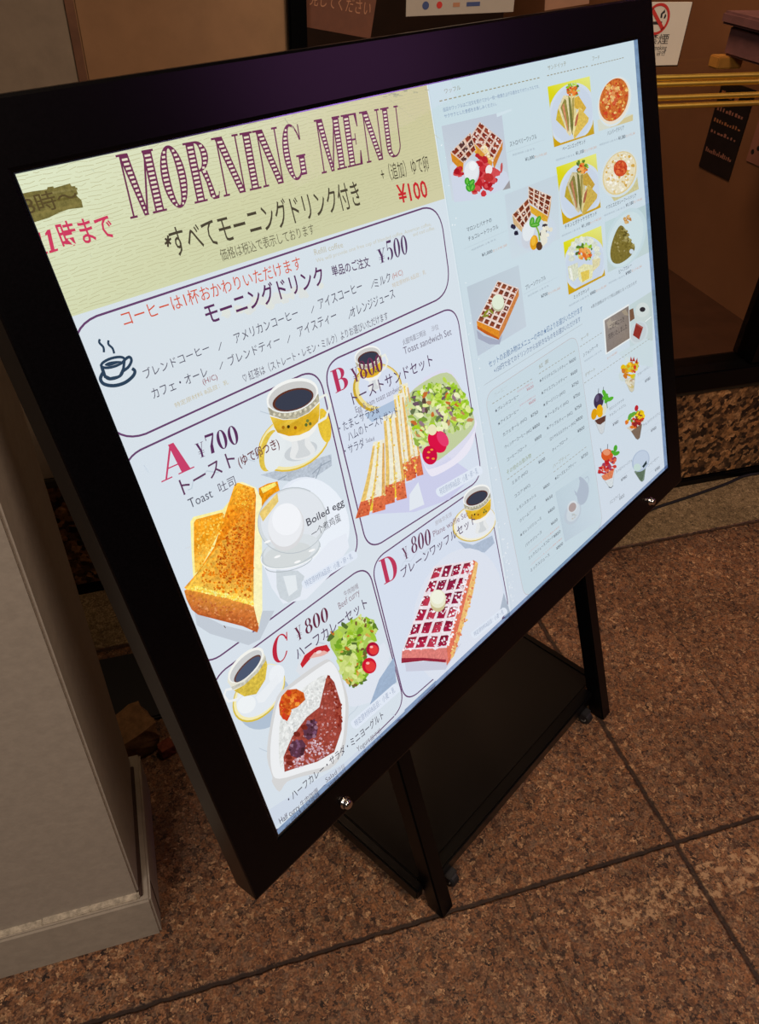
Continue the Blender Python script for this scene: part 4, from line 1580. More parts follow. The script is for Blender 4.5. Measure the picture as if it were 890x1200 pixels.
leaves(i, rg, 34, 10, 22, 33, [(224, 236, 150), (236, 240, 190), (170, 210, 40)])
i.oval(590, 608, 34, 48, (220, 20, 70), -30)
i.oval(560, 662, 30, 38, (206, 16, 64), -10)
i.oval(612, 596, 20, 34, (232, 60, 110), -30)
i.oval(570, 560, 18, 22, (236, 230, 190))
for x, y in ((556, 650), (552, 672), (568, 640), (574, 676)):
    i.oval(x, y, 6, 4, (240, 160, 60))
i.done()
i = Ink('sandwich_set_lettering', left_sheet, 'D', 0.0016)
big_letter(i, 'B', (182, 414), (238, 386), (160, 326), (186, 54, 92))
serif_word(i, '\u00a5', (252, 374), (283, 360), (238, 318), (112, 50, 84), T=.14)
serif_word(i, '800', (282, 360), (376, 322), (268, 290), (112, 50, 84))
i.txt('\u30c8\u30fc\u30b9\u30c8\u30b5\u30f3\u30c9\u30bb\u30c3\u30c8', (254, 462), (574, 300), 54, (88, 60, 96), .004)
i.txt('Egg & ham toast sandwich', (264, 492), (450, 398), 26, (136, 132, 150), lat=True)
i.txt('\u30fb\u305f\u307e\u3054\u30b5\u30e9\u30c0&', (200, 574), (358, 492), 40, (82, 80, 104))
i.txt('\u30cf\u30e0\u306e\u30c8\u30fc\u30b9\u30c8\u30b5\u30f3\u30c9', (236, 608), (434, 500), 40, (82, 80, 104))
i.txt('\u30fb\u30b5\u30e9\u30c0', (222, 664), (300, 628), 40, (82, 80, 104))
i.txt('Salad', (305, 612), (338, 602), 18, (120, 118, 138), lat=True)
i.txt('\u706b\u817f\u9e21\u86cb\u4e09\u660e\u6cbb', (453, 222), (545, 180), 24, (130, 128, 142))
i.txt('\u6c99\u62c9', (568, 166), (596, 156), 22, (150, 148, 160))
i.txt('Toast sandwich Set', (457, 258), (648, 178), 30, (122, 116, 134), lat=True)
i.done()
i = Ink('allergy_note', left_sheet, 'D', 0.002)
pill(i, (598, 832), (756, 742), 42, '\u7279\u5b9a\u539f\u6750\u65998\u54c1\u76ee\uff1a\u5c0f\u9ea6\u30fb\u5375\u30fb\u4e73')
i.done('pale rounded allergy note')

# ---- set C: half curry, salad and yogurt
i = Ink('coffee_picture', left_sheet, 'F', 0.0008)
i.poly(ell(240, 420, 120, 96, -50), (178, 194, 212))
i.poly(ell(218, 384, 134, 84, -52), (216, 190, 70))
i.poly(ell(219, 380, 130, 80, -52), (246, 236, 180))
i.poly(ell(222, 376, 122, 74, -52), (228, 234, 240))
i.poly(ell(168, 430, 40, 34, -40), (240, 244, 246))
i.poly(ell(290, 310, 30, 40, 20), (238, 242, 246))
i.line([(112, 366), (86, 372), (78, 396), (96, 418), (130, 410), (146, 392)], 2.6, (238, 240, 240))
i.poly([(206, 400), (290, 310), (300, 340), (240, 420), (216, 424)], (236, 240, 244))
i.poly([(92, 340), (96, 300), (150, 240), (218, 204), (240, 228), (250, 264), (244, 330), (208, 388), (160, 396), (116, 372)], (232, 230, 214))
i.poly([(118, 374), (160, 352), (214, 300), (246, 246), (252, 272), (244, 330), (208, 388), (160, 398)], (214, 186, 70), grain=.35)
i.poly([(106, 360), (160, 338), (214, 284), (244, 232), (247, 252), (214, 302), (160, 352), (112, 370)], (196, 194, 180), grain=.4)
i.poly(ell(166, 272, 92, 42, -45), (244, 244, 238))
i.poly(ell(166, 276, 84, 34, -45), (204, 206, 206))
i.poly(ell(172, 286, 74, 23, -46), (100, 66, 60))
i.poly(ell(174, 288, 68, 20, -46), (76, 88, 112))
i.done()
i = Ink('yogurt_picture', left_sheet, 'F', 0.0009)
i.poly([(366, 296), (386, 236), (430, 194), (486, 186), (510, 210), (516, 240), (470, 260), (400, 330)], (222, 226, 232))
i.poly([(384, 268), (402, 232), (446, 200), (490, 190), (504, 212), (480, 232), (430, 240), (392, 284)], (198, 40, 50), grain=.1)
i.poly([(420, 246), (440, 222), (480, 214), (498, 222), (470, 236)], (232, 180, 170))
i.oval(458, 220, 12, 6, (240, 220, 220), -20)
i.done()
i = Ink('salad_picture', left_sheet, 'F', 0.0009)
i.poly([(720, 180), (744, 230), (720, 330), (670, 420), (600, 440), (560, 430), (560, 330), (640, 250)], (224, 230, 240))
i.poly([(700, 330), (760, 240), (770, 340), (700, 400), (660, 440)], (160, 180, 206), grain=.1)
rg = [(500, 150), (560, 110), (620, 76), (680, 90), (690, 130), (660, 210), (640, 260), (650, 330), (600, 360), (556, 330), (530, 240), (506, 200)]
i.poly(rg, (170, 200, 90))
leaves(i, rg, 130, 8, 22, 41)
leaves(i, rg, 30, 6, 14, 42, [(214, 170, 80), (196, 120, 40), (120, 90, 50)])
leaves(i, [(540, 240), (600, 230), (640, 270), (640, 320), (590, 350), (550, 320)], 30, 12, 22, 43, [(206, 220, 130), (220, 230, 150), (190, 206, 110)])
tomato(i, 674, 208, 26, (170, 16, 56))
tomato(i, 660, 274, 29)
i.done()
i = Ink('curry_picture', left_sheet, 'F', 0.001)
i.poly([(272, 720), (250, 640), (262, 520), (290, 400), (340, 350), (420, 290), (470, 258), (500, 250), (540, 300), (574, 400), (575, 500), (556, 620), (500, 690), (400, 716), (330, 740), (300, 780), (270, 740)], (214, 214, 214), sm=3)
i.poly([(270, 700), (264, 600), (280, 480), (304, 400), (370, 346), (480, 268), (510, 262), (540, 310), (564, 410), (562, 500), (548, 600), (500, 670), (400, 700), (300, 728)], (238, 240, 242), sm=3)
i.poly([(300, 660), (300, 520), (330, 420), (400, 360), (490, 310), (480, 400), (420, 480), (360, 560), (320, 680)], (228, 230, 228), grain=.25, sm=3)
rn = random.Random(51)
i.dabs([(310, 560), (340, 440), (420, 360), (486, 320), (470, 400), (400, 500), (330, 600)], 90, 4, 9, [(240, 240, 238), (214, 214, 212), (246, 246, 244), (204, 206, 206)], asp=.5, rnd=rn)
i.poly([(320, 700), (316, 640), (350, 560), (410, 480), (460, 440), (486, 330), (494, 310), (520, 340), (548, 430), (550, 530), (520, 620), (450, 660), (380, 680)], (158, 68, 56), grain=.4)
cr = [(322, 696), (320, 640), (352, 570), (410, 490), (466, 450), (490, 330), (518, 344), (544, 430), (546, 530), (516, 616), (450, 654), (380, 680)]
i.dabs(cr, 170, 2, 6, [(206, 160, 160), (190, 130, 126), (176, 90, 76), (150, 60, 44)], rnd=rn, grain=.2)
i.dabs([(330, 690), (380, 610), (450, 560), (520, 570), (500, 630), (400, 676)], 130, 2, 6, [(222, 196, 206), (204, 166, 176), (190, 140, 150)], rnd=rn)
i.dabs([(484, 330), (496, 314), (546, 430), (548, 500), (530, 540), (520, 400)], 60, 3, 7, [(140, 48, 36), (130, 40, 30), (170, 80, 60)], rnd=rn, grain=.3)
for pts in ([(336, 600), (350, 576), (390, 570), (404, 590), (396, 630), (370, 644), (344, 634)], [(392, 530), (410, 500), (440, 486), (452, 530), (446, 556), (414, 572), (398, 560)]):
    i.poly(pts, (92, 52, 70), grain=.3)
    i.dabs(pts, 16, 3, 8, [(120, 80, 110), (70, 36, 44), (146, 110, 130)], rnd=rn)
for x, y in ((368, 548), (398, 520), (336, 640), (340, 664)):
    i.oval(x, y, 14, 10, (120, 40, 30), 20, .3)
i.poly([(300, 470), (296, 430), (306, 396), (330, 370), (366, 366), (396, 382), (402, 410), (370, 440), (344, 450), (330, 496), (312, 486)], (206, 92, 30), grain=.35)
i.dabs([(300, 470), (300, 420), (330, 374), (394, 386), (396, 410), (344, 446), (328, 490)], 60, 4, 10, [(228, 120, 40), (190, 70, 20), (240, 150, 60), (206, 60, 30)], rnd=rn, grain=.2)
i.done()
i = Ink('curry_set_lettering', left_sheet, 'F', 0.0017)
big_letter(i, 'C', (270, 276), (338, 240), (266, 166), (190, 40, 62))
serif_word(i, '\u00a5', (368, 178), (396, 158), (356, 126), (104, 40, 66), T=.14)
serif_word(i, '800', (404, 152), (498, 90), (394, 94), (104, 40, 66))
i.txt('\u30cf\u30fc\u30d5\u30ab\u30ec\u30fc\u30bb\u30c3\u30c8', (372, 252), (654, 38), 50, (84, 60, 92), .006)
i.txt('Beef curry', (539, 48), (622, -14), 30, (150, 130, 140), lat=True)
i.txt('\u725b\u8089\u5496\u55b1', (560, -2), (617, -38), 24, (150, 140, 150))
i.done()
i = Ink('curry_set_caption', left_sheet, 'F', 0.0019)
i.poly([(238, 862), (350, 790), (560, 660), (800, 450), (800, 470), (560, 690), (400, 810), (270, 930)], (208, 218, 232))
i.txt('\u30fb\u30cf\u30fc\u30d5\u30ab\u30ec\u30fc\u30fb\u30b5\u30e9\u30c0\u30fb\u30df\u30cb\u30e8\u30fc\u30b0\u30eb\u30c8', (338, 826), (718, 482), 38, (72, 66, 80), .004)
i.txt('Half curry', (302, 908), (382, 846), 28, (104, 100, 112), .006, lat=True)
i.txt('\u725b\u8089\u5496\u55b1', (386, 842), (456, 782), 28, (112, 106, 116))
i.txt('Salad', (486, 742), (530, 706), 22, (112, 108, 118), lat=True)
i.txt('\u6c99\u62c9', (534, 702), (562, 680), 20, (160, 156, 160))
i.txt('Yogurt', (612, 620), (662, 576), 24, (124, 120, 128), lat=True)
i.txt('\u9178\u725b\u5976', (666, 576), (708, 538), 22, (140, 134, 140))
i.done()
i = Ink('allergy_note', left_sheet, 'F', 0.002)
pill(i, (600, 530), (766, 384), 42, '\u7279\u5b9a\u539f\u6750\u65998\u54c1\u76ee\uff1a\u5c0f\u9ea6\u30fb\u4e73')
i.done('pale rounded allergy note')

# ---- set D: plain waffle
i = Ink('coffee_picture', left_sheet, 'G', 0.0008)
i.poly([(520, 330), (600, 350), (700, 300), (712, 340), (660, 390), (560, 370)], (176, 190, 210), grain=.1)
i.poly(ell(606, 236, 118, 92, -26), (216, 190, 90))
i.poly(ell(608, 234, 113, 88, -26), (244, 238, 214))
i.poly(ell(612, 230, 106, 82, -26), (232, 236, 242))
cup_picture(i, (618, 92), (70, -30), (18, 108), sauc=False, handle=0)
i.done()
i = Ink('waffle_picture', left_sheet, 'G', 0.0009)
i.poly(ell(520, 720, 230, 360, 14), (222, 228, 240))
i.poly([(740, 690), (760, 600), (790, 690), (790, 740)], (176, 188, 204), grain=.1)
i.poly([(245, 965), (460, 950), (490, 910), (540, 860), (480, 960), (456, 1000), (250, 1010)], (204, 206, 222))
waffle_grid(i, [(397, 462), (600, 430), (462, 886), (232, 898)], 4, 6, (238, 226, 232), [(178, 36, 70), (160, 28, 64), (190, 56, 80), (150, 34, 70)], [(250, 246, 250), (236, 226, 236)],
            side=[([(600, 428), (622, 440), (604, 560), (540, 760), (486, 944), (462, 980), (458, 884)], (224, 116, 90)), ([(612, 436), (626, 446), (600, 600), (500, 930), (480, 950)], (236, 190, 120)),
                  ([(230, 896), (462, 884), (470, 950), (456, 964), (340, 950), (226, 964)], (222, 128, 120)), ([(226, 940), (340, 938), (460, 948), (456, 962), (340, 954), (226, 966)], (150, 40, 60))], fill=.76, ndust=230, seed=5)
i.dabs([(240, 898), (460, 880), (470, 790), (560, 470), (590, 440), (604, 440), (470, 890)], 70, 4, 9, [(250, 246, 250), (240, 230, 236)])
i.dabs([(470, 930), (540, 740), (610, 480), (624, 470), (560, 760), (486, 950)], 60, 4, 8, [(250, 220, 150), (240, 190, 110), (226, 130, 90)])
i.poly(ell(414, 650, 40, 48, 0), (206, 196, 150))
i.poly(ell(414, 630, 42, 48, 0), (234, 234, 206))
i.poly(ell(412, 622, 34, 36, 0), (242, 244, 226))
i.done()
i = Ink('waffle_set_lettering', left_sheet, 'G', 0.0017)
big_letter(i, 'D', (134, 556), (216, 512), (104, 432), (190, 56, 90))
serif_word(i, '\u00a5', (236, 430), (266, 412), (222, 370), (104, 52, 84), T=.14)
serif_word(i, '800', (276, 398), (380, 344), (268, 312), (104, 52, 84))
i.txt('\u30d7\u30ec\u30fc\u30f3\u30ef\u30c3\u30d5\u30eb\u30bb\u30c3\u30c8', (228, 524), (612, 234), 54, (88, 64, 94), .006)
i.txt('Plane waffle Set', (392, 308), (572, 198), 34, (150, 124, 140), lat=True)
i.txt('\u539f\u5473\u534e\u592b\u997c', (402, 250), (488, 198), 26, (176, 172, 180))
i.done()
i = Ink('allergy_note', left_sheet, 'G', 0.002)
pill(i, (600, 838), (760, 712), 40, '\u7279\u5b9a\u539f\u6750\u65998\u54c1\u76ee\uff1a\u5c0f\u9ea6\u30fb\u4e73')
i.done('pale rounded allergy note')

# ------------------------------------------------------------------ right sheet: waffles, sandwiches, drinks, desserts
a, b = P(500, 98), P(598, 718)
right_sheet = sheet('menu_sheet', [(a[0], -.004), (.8425, -.004), (.8425, .6095), (b[0], .6095)],
                    [(202, 222, 229), (206, 224, 232), (213, 224, 236), (212, 222, 234)], .0012, 'right sheet, waffles sandwiches drinks and desserts')
i = Ink('sheet_edge', right_sheet, 'X', 0.0001)
i.line([(a[0] + .0006, -.003), (b[0] + .0006, .609)], .9, (232, 240, 246), mapped=False)
i.line([(a[0] - .0008 + .003, -.003), (b[0] + .004, .609)], .35, (188, 204, 214), mapped=False)
rn = random.Random(3)
for k in range(60):                                # white specks in the print, painted for glints off the scratched cover
    v = rn.choice([rn.uniform(.42, .6), rn.uniform(.5, .6), rn.uniform(.02, .6)])
    u = a[0] + (b[0] - a[0]) * v / .605 + rn.uniform(.002, .016)
    ang = rn.uniform(-.6, .2)
    l = rn.uniform(.0008, .0024)
    i.line([(u, v), (u + l * math.cos(ang), v + l * math.sin(ang))], rn.uniform(.5, 1.1), (250, 252, 254), mapped=False)
i.done()
INKC = (78, 84, 96)
FAINT = (158, 172, 186)
SALM = (212, 168, 146)
OLIVE = (150, 146, 124)


def label_line(src, s, bl, br, h, small=None, price=None, alt=None):
    ink = Ink('dish_lettering', right_sheet)
    ink.k = src.k
    ink.txt(s, bl, br, h, INKC, .004)
    if small:
        ink.txt('\u7279\u5b9a\u539f\u6750\u6599 \u5c0f\u9ea6 \u5375 \u4e73', small[0], small[1], 13, FAINT)
    if price:
        ink.txt(price[0], price[1], price[2], 23, INKC, .008, lat=True)
    if alt:
        ink.txt('\u30bb\u30c3\u30c8' + alt[0], alt[1], alt[2], 21, SALM)
    ink.done()


i = Ink('waffle_heading', right_sheet, 'R1')
i.txt('\u30ef\u30c3\u30d5\u30eb', (118, 390), (223, 362), 32, OLIVE)
i.dashes((83, 438), (745, 282), .75, (158, 152, 122), 24)
i.txt('\u5f53\u5e97\u306e\u30ef\u30c3\u30d5\u30eb\u306f\u3054\u6ce8\u6587\u3092\u53d7\u3051\u3066\u304b\u3089\u4e00\u679a\u4e00\u679a\u713c\u304d\u4e0a\u3052\u308b\u713c\u304d\u305f\u3066\u306e\u30ef\u30c3\u30d5\u30eb\u3067\u3059\u3002', (108, 508), (735, 352), 25, (118, 140, 176))
i.txt('\u30b5\u30af\u30b5\u30af\u3068\u3057\u305f\u98df\u611f\u3092\u304a\u697d\u3057\u307f\u304f\u3060\u3055\u3044\u3002', (117, 550), (456, 466), 25, (118, 140, 176))
i.poly([(455, 518), (552, 486), (556, 500), (458, 542)], (212, 228, 236))
i.done()
i = Ink('strawberry_waffle_picture', right_sheet, 'R1')
i.poly([(97, 600), (488, 510), (545, 1005), (165, 1085)], [(194, 204, 216), (192, 202, 216), (202, 212, 222), (207, 218, 227)])
i.poly([(150, 860), (210, 800), (440, 860), (520, 900), (544, 960), (500, 1010), (320, 1080), (180, 1096)], (208, 216, 232))
i.poly([(496, 1018), (540, 952), (546, 1004)], (160, 156, 160))
side = [([(430, 832), (497, 700), (494, 750), (440, 880)], (206, 130, 50)), ([(280, 684), (430, 832), (420, 880), (330, 800)], (216, 150, 60))]
waffle_grid(i, [(345, 572), (497, 694), (428, 832), (278, 682)], 4, 4, (226, 196, 180), [(150, 60, 40), (140, 50, 36), (160, 72, 50)], [(244, 232, 226)], side=side, fill=.74, ndust=50, seed=8)
side = [([(155, 772), (240, 842), (236, 904), (165, 830)], (214, 140, 40)), ([(278, 684), (330, 742), (320, 780), (280, 740)], (226, 176, 50))]
waffle_grid(i, [(285, 640), (322, 756), (242, 842), (153, 772)], 3, 3, (226, 196, 176), [(140, 54, 36), (150, 64, 44), (96, 60, 56)], [(244, 232, 226)], side=side, fill=.74, ndust=20, seed=9)
i.dabs([(350, 740), (380, 720), (430, 820), (400, 830)], 40, 4, 9, [(246, 232, 196), (240, 214, 150)])
SB = [(188, 36, 44), (204, 54, 60), (172, 24, 36), (214, 80, 84)]
i.dabs([(310, 800), (340, 780), (420, 850), (455, 900), (440, 1000), (370, 1040), (300, 1040), (310, 960), (350, 920), (320, 850)], 60, 14, 30, SB, asp=.9, grain=.15)
i.dabs([(165, 850), (220, 880), (240, 920), (190, 930)], 12, 12, 22, SB, grain=.15)
i.oval(292, 905, 50, 78, (206, 206, 214), 6)
i.oval(290, 896, 47, 70, (230, 234, 238), 6)
i.oval(298, 860, 24, 30, (240, 244, 246), 6)
i.oval(404, 885, 22, 32, (240, 232, 232), 10)
i.oval(400, 935, 34, 28, (190, 50, 50), 10, .2)
for x, y, r in ((262, 960, 0), (292, 968, 40), (272, 1006, -30), (296, 1000, 20)):
    i.oval(x, y, 17, 25, (62, 160, 44), r, .1)
    i.oval(x, y, 6, 17, (110, 196, 70), r)
i.oval(486, 872, 8, 34, (196, 90, 90), 4)
i.done()
i = Ink('dotted_rule', right_sheet, 'R1')
label_line(i, '\u30b9\u30c8\u30ed\u30d9\u30ea\u30fc\u30ef\u30c3\u30d5\u30eb', (544, 736), (719, 682), 34, ((560, 796), (706, 752)), ('\u00a51,000', (644, 830), (703, 810)), ('\u00a51,360', (705, 812), (784, 786)))
i.dashes((528, 770), (770, 688), .3, FAINT, 40, .5)
i.done()

i = Ink('sandwich_heading', right_sheet, 'R2')
i.txt('\u30b5\u30f3\u30c9\u30a4\u30c3\u30c1', (68, 238), (188, 206), 32, OLIVE)
i.dashes((62, 272), (334, 208), .75, (158, 152, 132), 13)
i.txt('\u30d5\u30fc\u30c9', (358, 174), (406, 164), 28, OLIVE)
i.dashes((350, 206), (568, 152), .7, (158, 152, 132), 12)
i.done()


def sandwich_photo(name, crop, quad, plate, pieces, greens, seed):
    """square photo: yellow upper corners, white round plate, cut sandwiches and salad"""
    ink = Ink(name, right_sheet, crop)
    rnd = random.Random(seed)
    tl, tr, br, bl = quad
    ink.poly([tl, tr, br, bl], [(224, 222, 30), (232, 236, 130), (200, 160, 40), (206, 160, 20)])
    cx, cy, rx, ry, ro = plate
    e = [p for p in ell(cx, cy, rx, ry, ro, 40)]
    # keep the plate inside the picture
    def clip(p):
        x, y = p
        t = (x - tl[0]) / (tr[0] - tl[0])
        t = max(0, min(1, t))
        yt = tl[1] + (tr[1] - tl[1]) * t
        yb = bl[1] + (br[1] - bl[1]) * t
        s = max(0.0, min(1.0, (y - yt) / (yb - yt)))
        xl = tl[0] + (bl[0] - tl[0]) * s
        xr = tr[0] + (br[0] - tr[0]) * s
        return (max(xl, min(xr, x)), max(yt, min(yb, y)))
    ink.poly([clip(p) for p in e], (210, 222, 236))
    ink.poly([clip(p) for p in ell(cx, cy, rx * .9, ry * .9, ro, 40)], (204, 216, 232))
    for pts, c in pieces:
        ink.poly(pts, c, grain=.25)
    gx, gy, gr = greens
    leaves(ink, ell(gx, gy, gr, gr * .9, 0, 14), 34, gr * .2, gr * .45, seed)
    ink.dabs(ell(gx, gy + gr * .25, gr * .7, gr * .7, 0, 14), 22, gr * .14, gr * .3, [(220, 110, 40), (236, 140, 60), (206, 70, 40), (240, 170, 90)], rnd=rnd)
    ink.done()


def club(dx, dy, dark=1.0):
    c = lambda r, g, b: (int(r * dark), int(g * dark), int(b * dark))
    s = lambda pts: [(x + dx, y + dy) for x, y in pts]
    return [(s([(190, 404), (236, 388), (264, 420), (246, 560), (222, 610), (204, 520)]), c(226, 210, 150)), (s([(224, 420), (240, 410), (236, 560), (222, 590)]), c(176, 160, 90)), (s([(120, 560), (130, 500), (160, 420), (200, 520), (215, 600), (200, 640)]), c(206, 180, 60)),
            (s([(135, 480), (170, 400), (196, 400), (215, 500), (230, 640), (210, 665), (190, 640)]), c(226, 214, 170)),
            (s([(150, 480), (176, 420), (186, 430), (206, 560), (204, 640)]), c(150, 140, 70)),
            (s([(160, 470), (172, 450), (200, 620), (196, 640)]), c(206, 140, 100)),
            (s([(240, 420), (266, 400), (318, 480), (300, 510), (240, 480)]), c(216, 176, 70)),
            (s([(200, 400), (214, 420), (240, 640), (228, 660), (214, 600)]), c(120, 120, 60)),
            (s([(228, 640), (240, 540), (272, 478), (292, 494), (270, 560), (238, 686)]), c(236, 222, 160)),
            (s([(240, 600), (250, 540), (276, 490), (280, 520), (250, 600)]), c(190, 110, 80)),
            (s([(272, 478), (334, 546), (330, 572), (240, 686), (236, 660), (262, 560)]), c(222, 190, 90))]


sandwich_photo('bacon_egg_sandwich_picture', 'R2', [(65, 343), (340, 275), (370, 650), (108, 738)], (222, 520, 150, 205, 14), club(0, 0), (226, 362, 46), 61)
sandwich_photo('chicken_sandwich_picture', 'R2', [(121, 868), (382, 778), (412, 1130), (166, 1242)], (280, 1030, 140, 190, 14), club(56, 500, .92), (290, 866, 42), 62)
pc = []
for k in range(12):
    an = math.radians(-200 + k * 20)
    cx, cy = 265 + 92 * math.cos(an), 400 + 100 * math.sin(an)
    pc.append((ell(cx, cy, 26, 20, math.degrees(an), 6), (228, 232, 214) if k % 2 else (214, 220, 204)))
pc += [([(150, 490), (220, 460), (226, 560), (190, 596), (160, 570)], (216, 220, 196)), ([(222, 500), (262, 470), (330, 480), (320, 570), (250, 604), (228, 580)], (228, 226, 180)),
       ([(240, 530), (300, 510), (300, 570), (252, 596)], (226, 200, 90)), ([(320, 440), (378, 430), (372, 480), (326, 524)], (222, 214, 170)), ([(160, 500), (176, 496), (190, 590), (172, 580)], (236, 238, 228))]
sandwich_photo('mixed_sandwich_picture', 'R4', [(120, 320), (383, 205), (411, 552), (157, 686)], (268, 468, 145, 190, 14), pc, (266, 386, 56), 63)

i = Ink('hamburg_doria_picture', right_sheet, 'R2')
i.poly([(390, 560), (620, 520), (622, 564), (398, 634)], (216, 220, 206))
i.poly([(540, 560), (622, 524), (622, 564), (470, 612)], (214, 200, 150))
i.oval(502, 440, 104, 168, (220, 230, 232), 16)
i.oval(500, 436, 98, 156, (236, 226, 206), 16)
i.oval(498, 428, 90, 144, (206, 110, 50), 16, .4)
i.dabs(ell(498, 428, 84, 136, 16, 24), 120, 6, 14, [(214, 120, 50), (190, 84, 36), (232, 170, 80), (240, 200, 120), (206, 70, 40)], grain=.3)
i.dabs(ell(480, 400, 40, 70, 16, 16), 40, 6, 14, [(226, 150, 90), (214, 96, 60), (236, 190, 120)], grain=.3)
i.done()
i = Ink('seafood_doria_picture', right_sheet, 'R2')
i.poly([(480, 1060), (650, 930), (660, 1010), (500, 1090)], (206, 200, 150), grain=.2)
i.oval(535, 908, 116, 162, (214, 226, 230), 22)
i.oval(535, 906, 104, 148, (226, 206, 150), 22, .1)
i.oval(535, 904, 97, 140, (232, 222, 190), 22, .2)
i.dabs(ell(535, 904, 88, 130, 22, 24), 90, 6, 13, [(240, 234, 214), (226, 196, 130), (214, 170, 80), (246, 244, 232)], grain=.2)
i.oval(540, 875, 44, 54, (206, 80, 44), 10, .35)
i.dabs(ell(540, 875, 40, 48, 10, 14), 26, 5, 10, [(190, 60, 36), (222, 110, 60)], grain=.2)
i.done()
i = Ink('beef_curry_picture', right_sheet, 'R4')
i.poly([(408, 180), (690, 60), (716, 390), (430, 530)], [(196, 218, 222), (186, 208, 212), (196, 214, 214), (196, 212, 212)])
i.oval(556, 290, 128, 218, (200, 220, 226), 20)
i.oval(552, 300, 112, 200, (208, 226, 230), 20)
i.poly([(515, 204), (548, 224), (580, 300), (618, 350), (600, 400), (560, 440), (510, 468), (468, 462), (448, 420), (452, 350), (480, 260)], (126, 112, 50), grain=.3, sm=3)
i.dabs([(520, 210), (560, 240), (614, 350), (580, 350), (540, 300)], 40, 5, 12, [(170, 160, 100), (150, 134, 70), (96, 84, 36)], grain=.2)
i.dabs([(460, 330), (520, 230), (600, 380), (500, 456)], 40, 4, 9, [(140, 126, 60), (112, 98, 40), (160, 146, 90)], grain=.2)
i.dabs(ell(568, 160, 24, 28, 0, 10), 18, 6, 12, [(206, 160, 90), (190, 130, 70), (220, 180, 120)])
i.oval(594, 384, 15, 17, (206, 220, 230))
i.done()
i = Ink('tax_note', right_sheet, 'R2')
label_line(i, '\u30d9\u30fc\u30b3\u30f3\u30a8\u30c3\u30b0\u30b5\u30f3\u30c9', (164, 764), (314, 712), 28, ((120, 830), (242, 792)), ('\u00a51,100', (250, 790), (303, 772)), ('\u00a51,360', (304, 774), (385, 744)))
label_line(i, '\u30cf\u30f3\u30d0\u30fc\u30b0\u30c9\u30ea\u30a2', (457, 662), (565, 622), 28, ((404, 730), (524, 690)), ('\u00a51,080', (528, 692), (574, 676)), ('\u00a51,340', (576, 676), (636, 654)))
i.use('R4')
label_line(i, '\u30c1\u30ad\u30f3\u3068\u30dd\u30c6\u30c8\u30b5\u30e9\u30c0\u30b5\u30f3\u30c9', (132, 230), (354, 130), 30, ((110, 284), (240, 226)), ('\u00a51,100', (248, 222), (306, 198)), ('\u00a51,360', (307, 198), (384, 160)))
label_line(i, '\u30a4\u30ab\u3068\u30a8\u30d3\u306e\u30b7\u30fc\u30d5\u30fc\u30c9\u30c9\u30ea\u30a2', (418, 94), (628, 6), 28, ((404, 142), (550, 80)), ('\u00a51,180', (556, 76), (608, 52)), ('\u00a51,440', (610, 52), (668, 26)))
label_line(i, '\u30d3\u30fc\u30d5\u30ab\u30ec\u30fc', (508, 540), (596, 490), 28, ((436, 612), (548, 556)), ('\u00a5980', (554, 552), (594, 530)), ('\u00a51,240', (596, 530), (666, 494)))
label_line(i, '\u30df\u30c3\u30af\u30b9\u30b5\u30f3\u30c9', (194, 716), (302, 658), 28, ((160, 770), (300, 694)), ('\u00a5980', (308, 692), (346, 670)), ('\u00a51,240', (348, 670), (420, 630)))
i.txt('\u203b\u8868\u793a\u4fa1\u683c\u306f\u3059\u3079\u3066\u7a0e\u8fbc\u4fa1\u683c\u3068\u306a\u3063\u3066\u304a\u308a\u307e\u3059', (314, 784), (632, 606), 24, (116, 124, 134))
i.done()

i = Ink('chocolate_waffle_picture', right_sheet, 'R3')
i.poly([(305, -10), (672, -150), (690, 296), (350, 440)], [(199, 213, 223), (200, 215, 224), (206, 219, 228), (207, 221, 230)])
i.oval(520, 250, 150, 130, (206, 218, 230), -20)
side = [([(358, 130), (430, 210), (424, 250), (366, 190)], (210, 176, 130)), ([(606, 130), (632, -10), (622, 90), (606, 170)], (206, 150, 70)), ([(480, 60), (606, 140), (600, 190), (480, 110)], (222, 170, 50))]
waffle_grid(i, [(470, -70), (632, 0), (604, 140), (470, 40)], 4, 4, (232, 206, 186), [(132, 60, 36), (146, 70, 44), (120, 50, 30)], [(244, 232, 222)], side=side, fill=.74, ndust=40, seed=18)
waffle_grid(i, [(470, 10), (490, 130), (432, 226), (356, 130)], 3, 3, (232, 206, 186), [(132, 60, 36), (120, 50, 30), (146, 70, 44)], [(244, 232, 222)], side=[], fill=.74, ndust=20, seed=19)
i.dabs([(356, 200), (384, 210), (410, 290), (390, 300)], 8, 10, 18, [(50, 44, 70), (40, 36, 56)])
i.dabs([(590, 180), (626, 220), (620, 290), (560, 340), (550, 260)], 22, 8, 20, [(60, 50, 60), (230, 226, 206), (240, 236, 220), (80, 60, 50)])
i.oval(470, 270, 48, 96, (206, 212, 222), 10)
i.oval(470, 240, 40, 74, (228, 234, 238), 14)
i.oval(508, 322, 28, 52, (226, 160, 30), 6, .15)
i.oval(504, 310, 16, 34, (240, 186, 60), 6)
i.oval(545, 346, 22, 30, (90, 60, 40), 0, .2)
i.poly([(556, 240), (590, 226), (600, 320), (570, 350), (556, 320)], (232, 230, 214))
i.line([(520, 200), (540, 250), (548, 310)], 3.0, (150, 180, 60))
for x, y, r in ((494, 178, 10), (536, 168, 25), (514, 200, 80)):
    i.oval(x, y, 17, 34, (80, 166, 50), r, .1)
    i.oval(x, y, 5, 24, (130, 196, 90), r)
i.done()
i = Ink('plain_waffle_picture', right_sheet, 'R3')
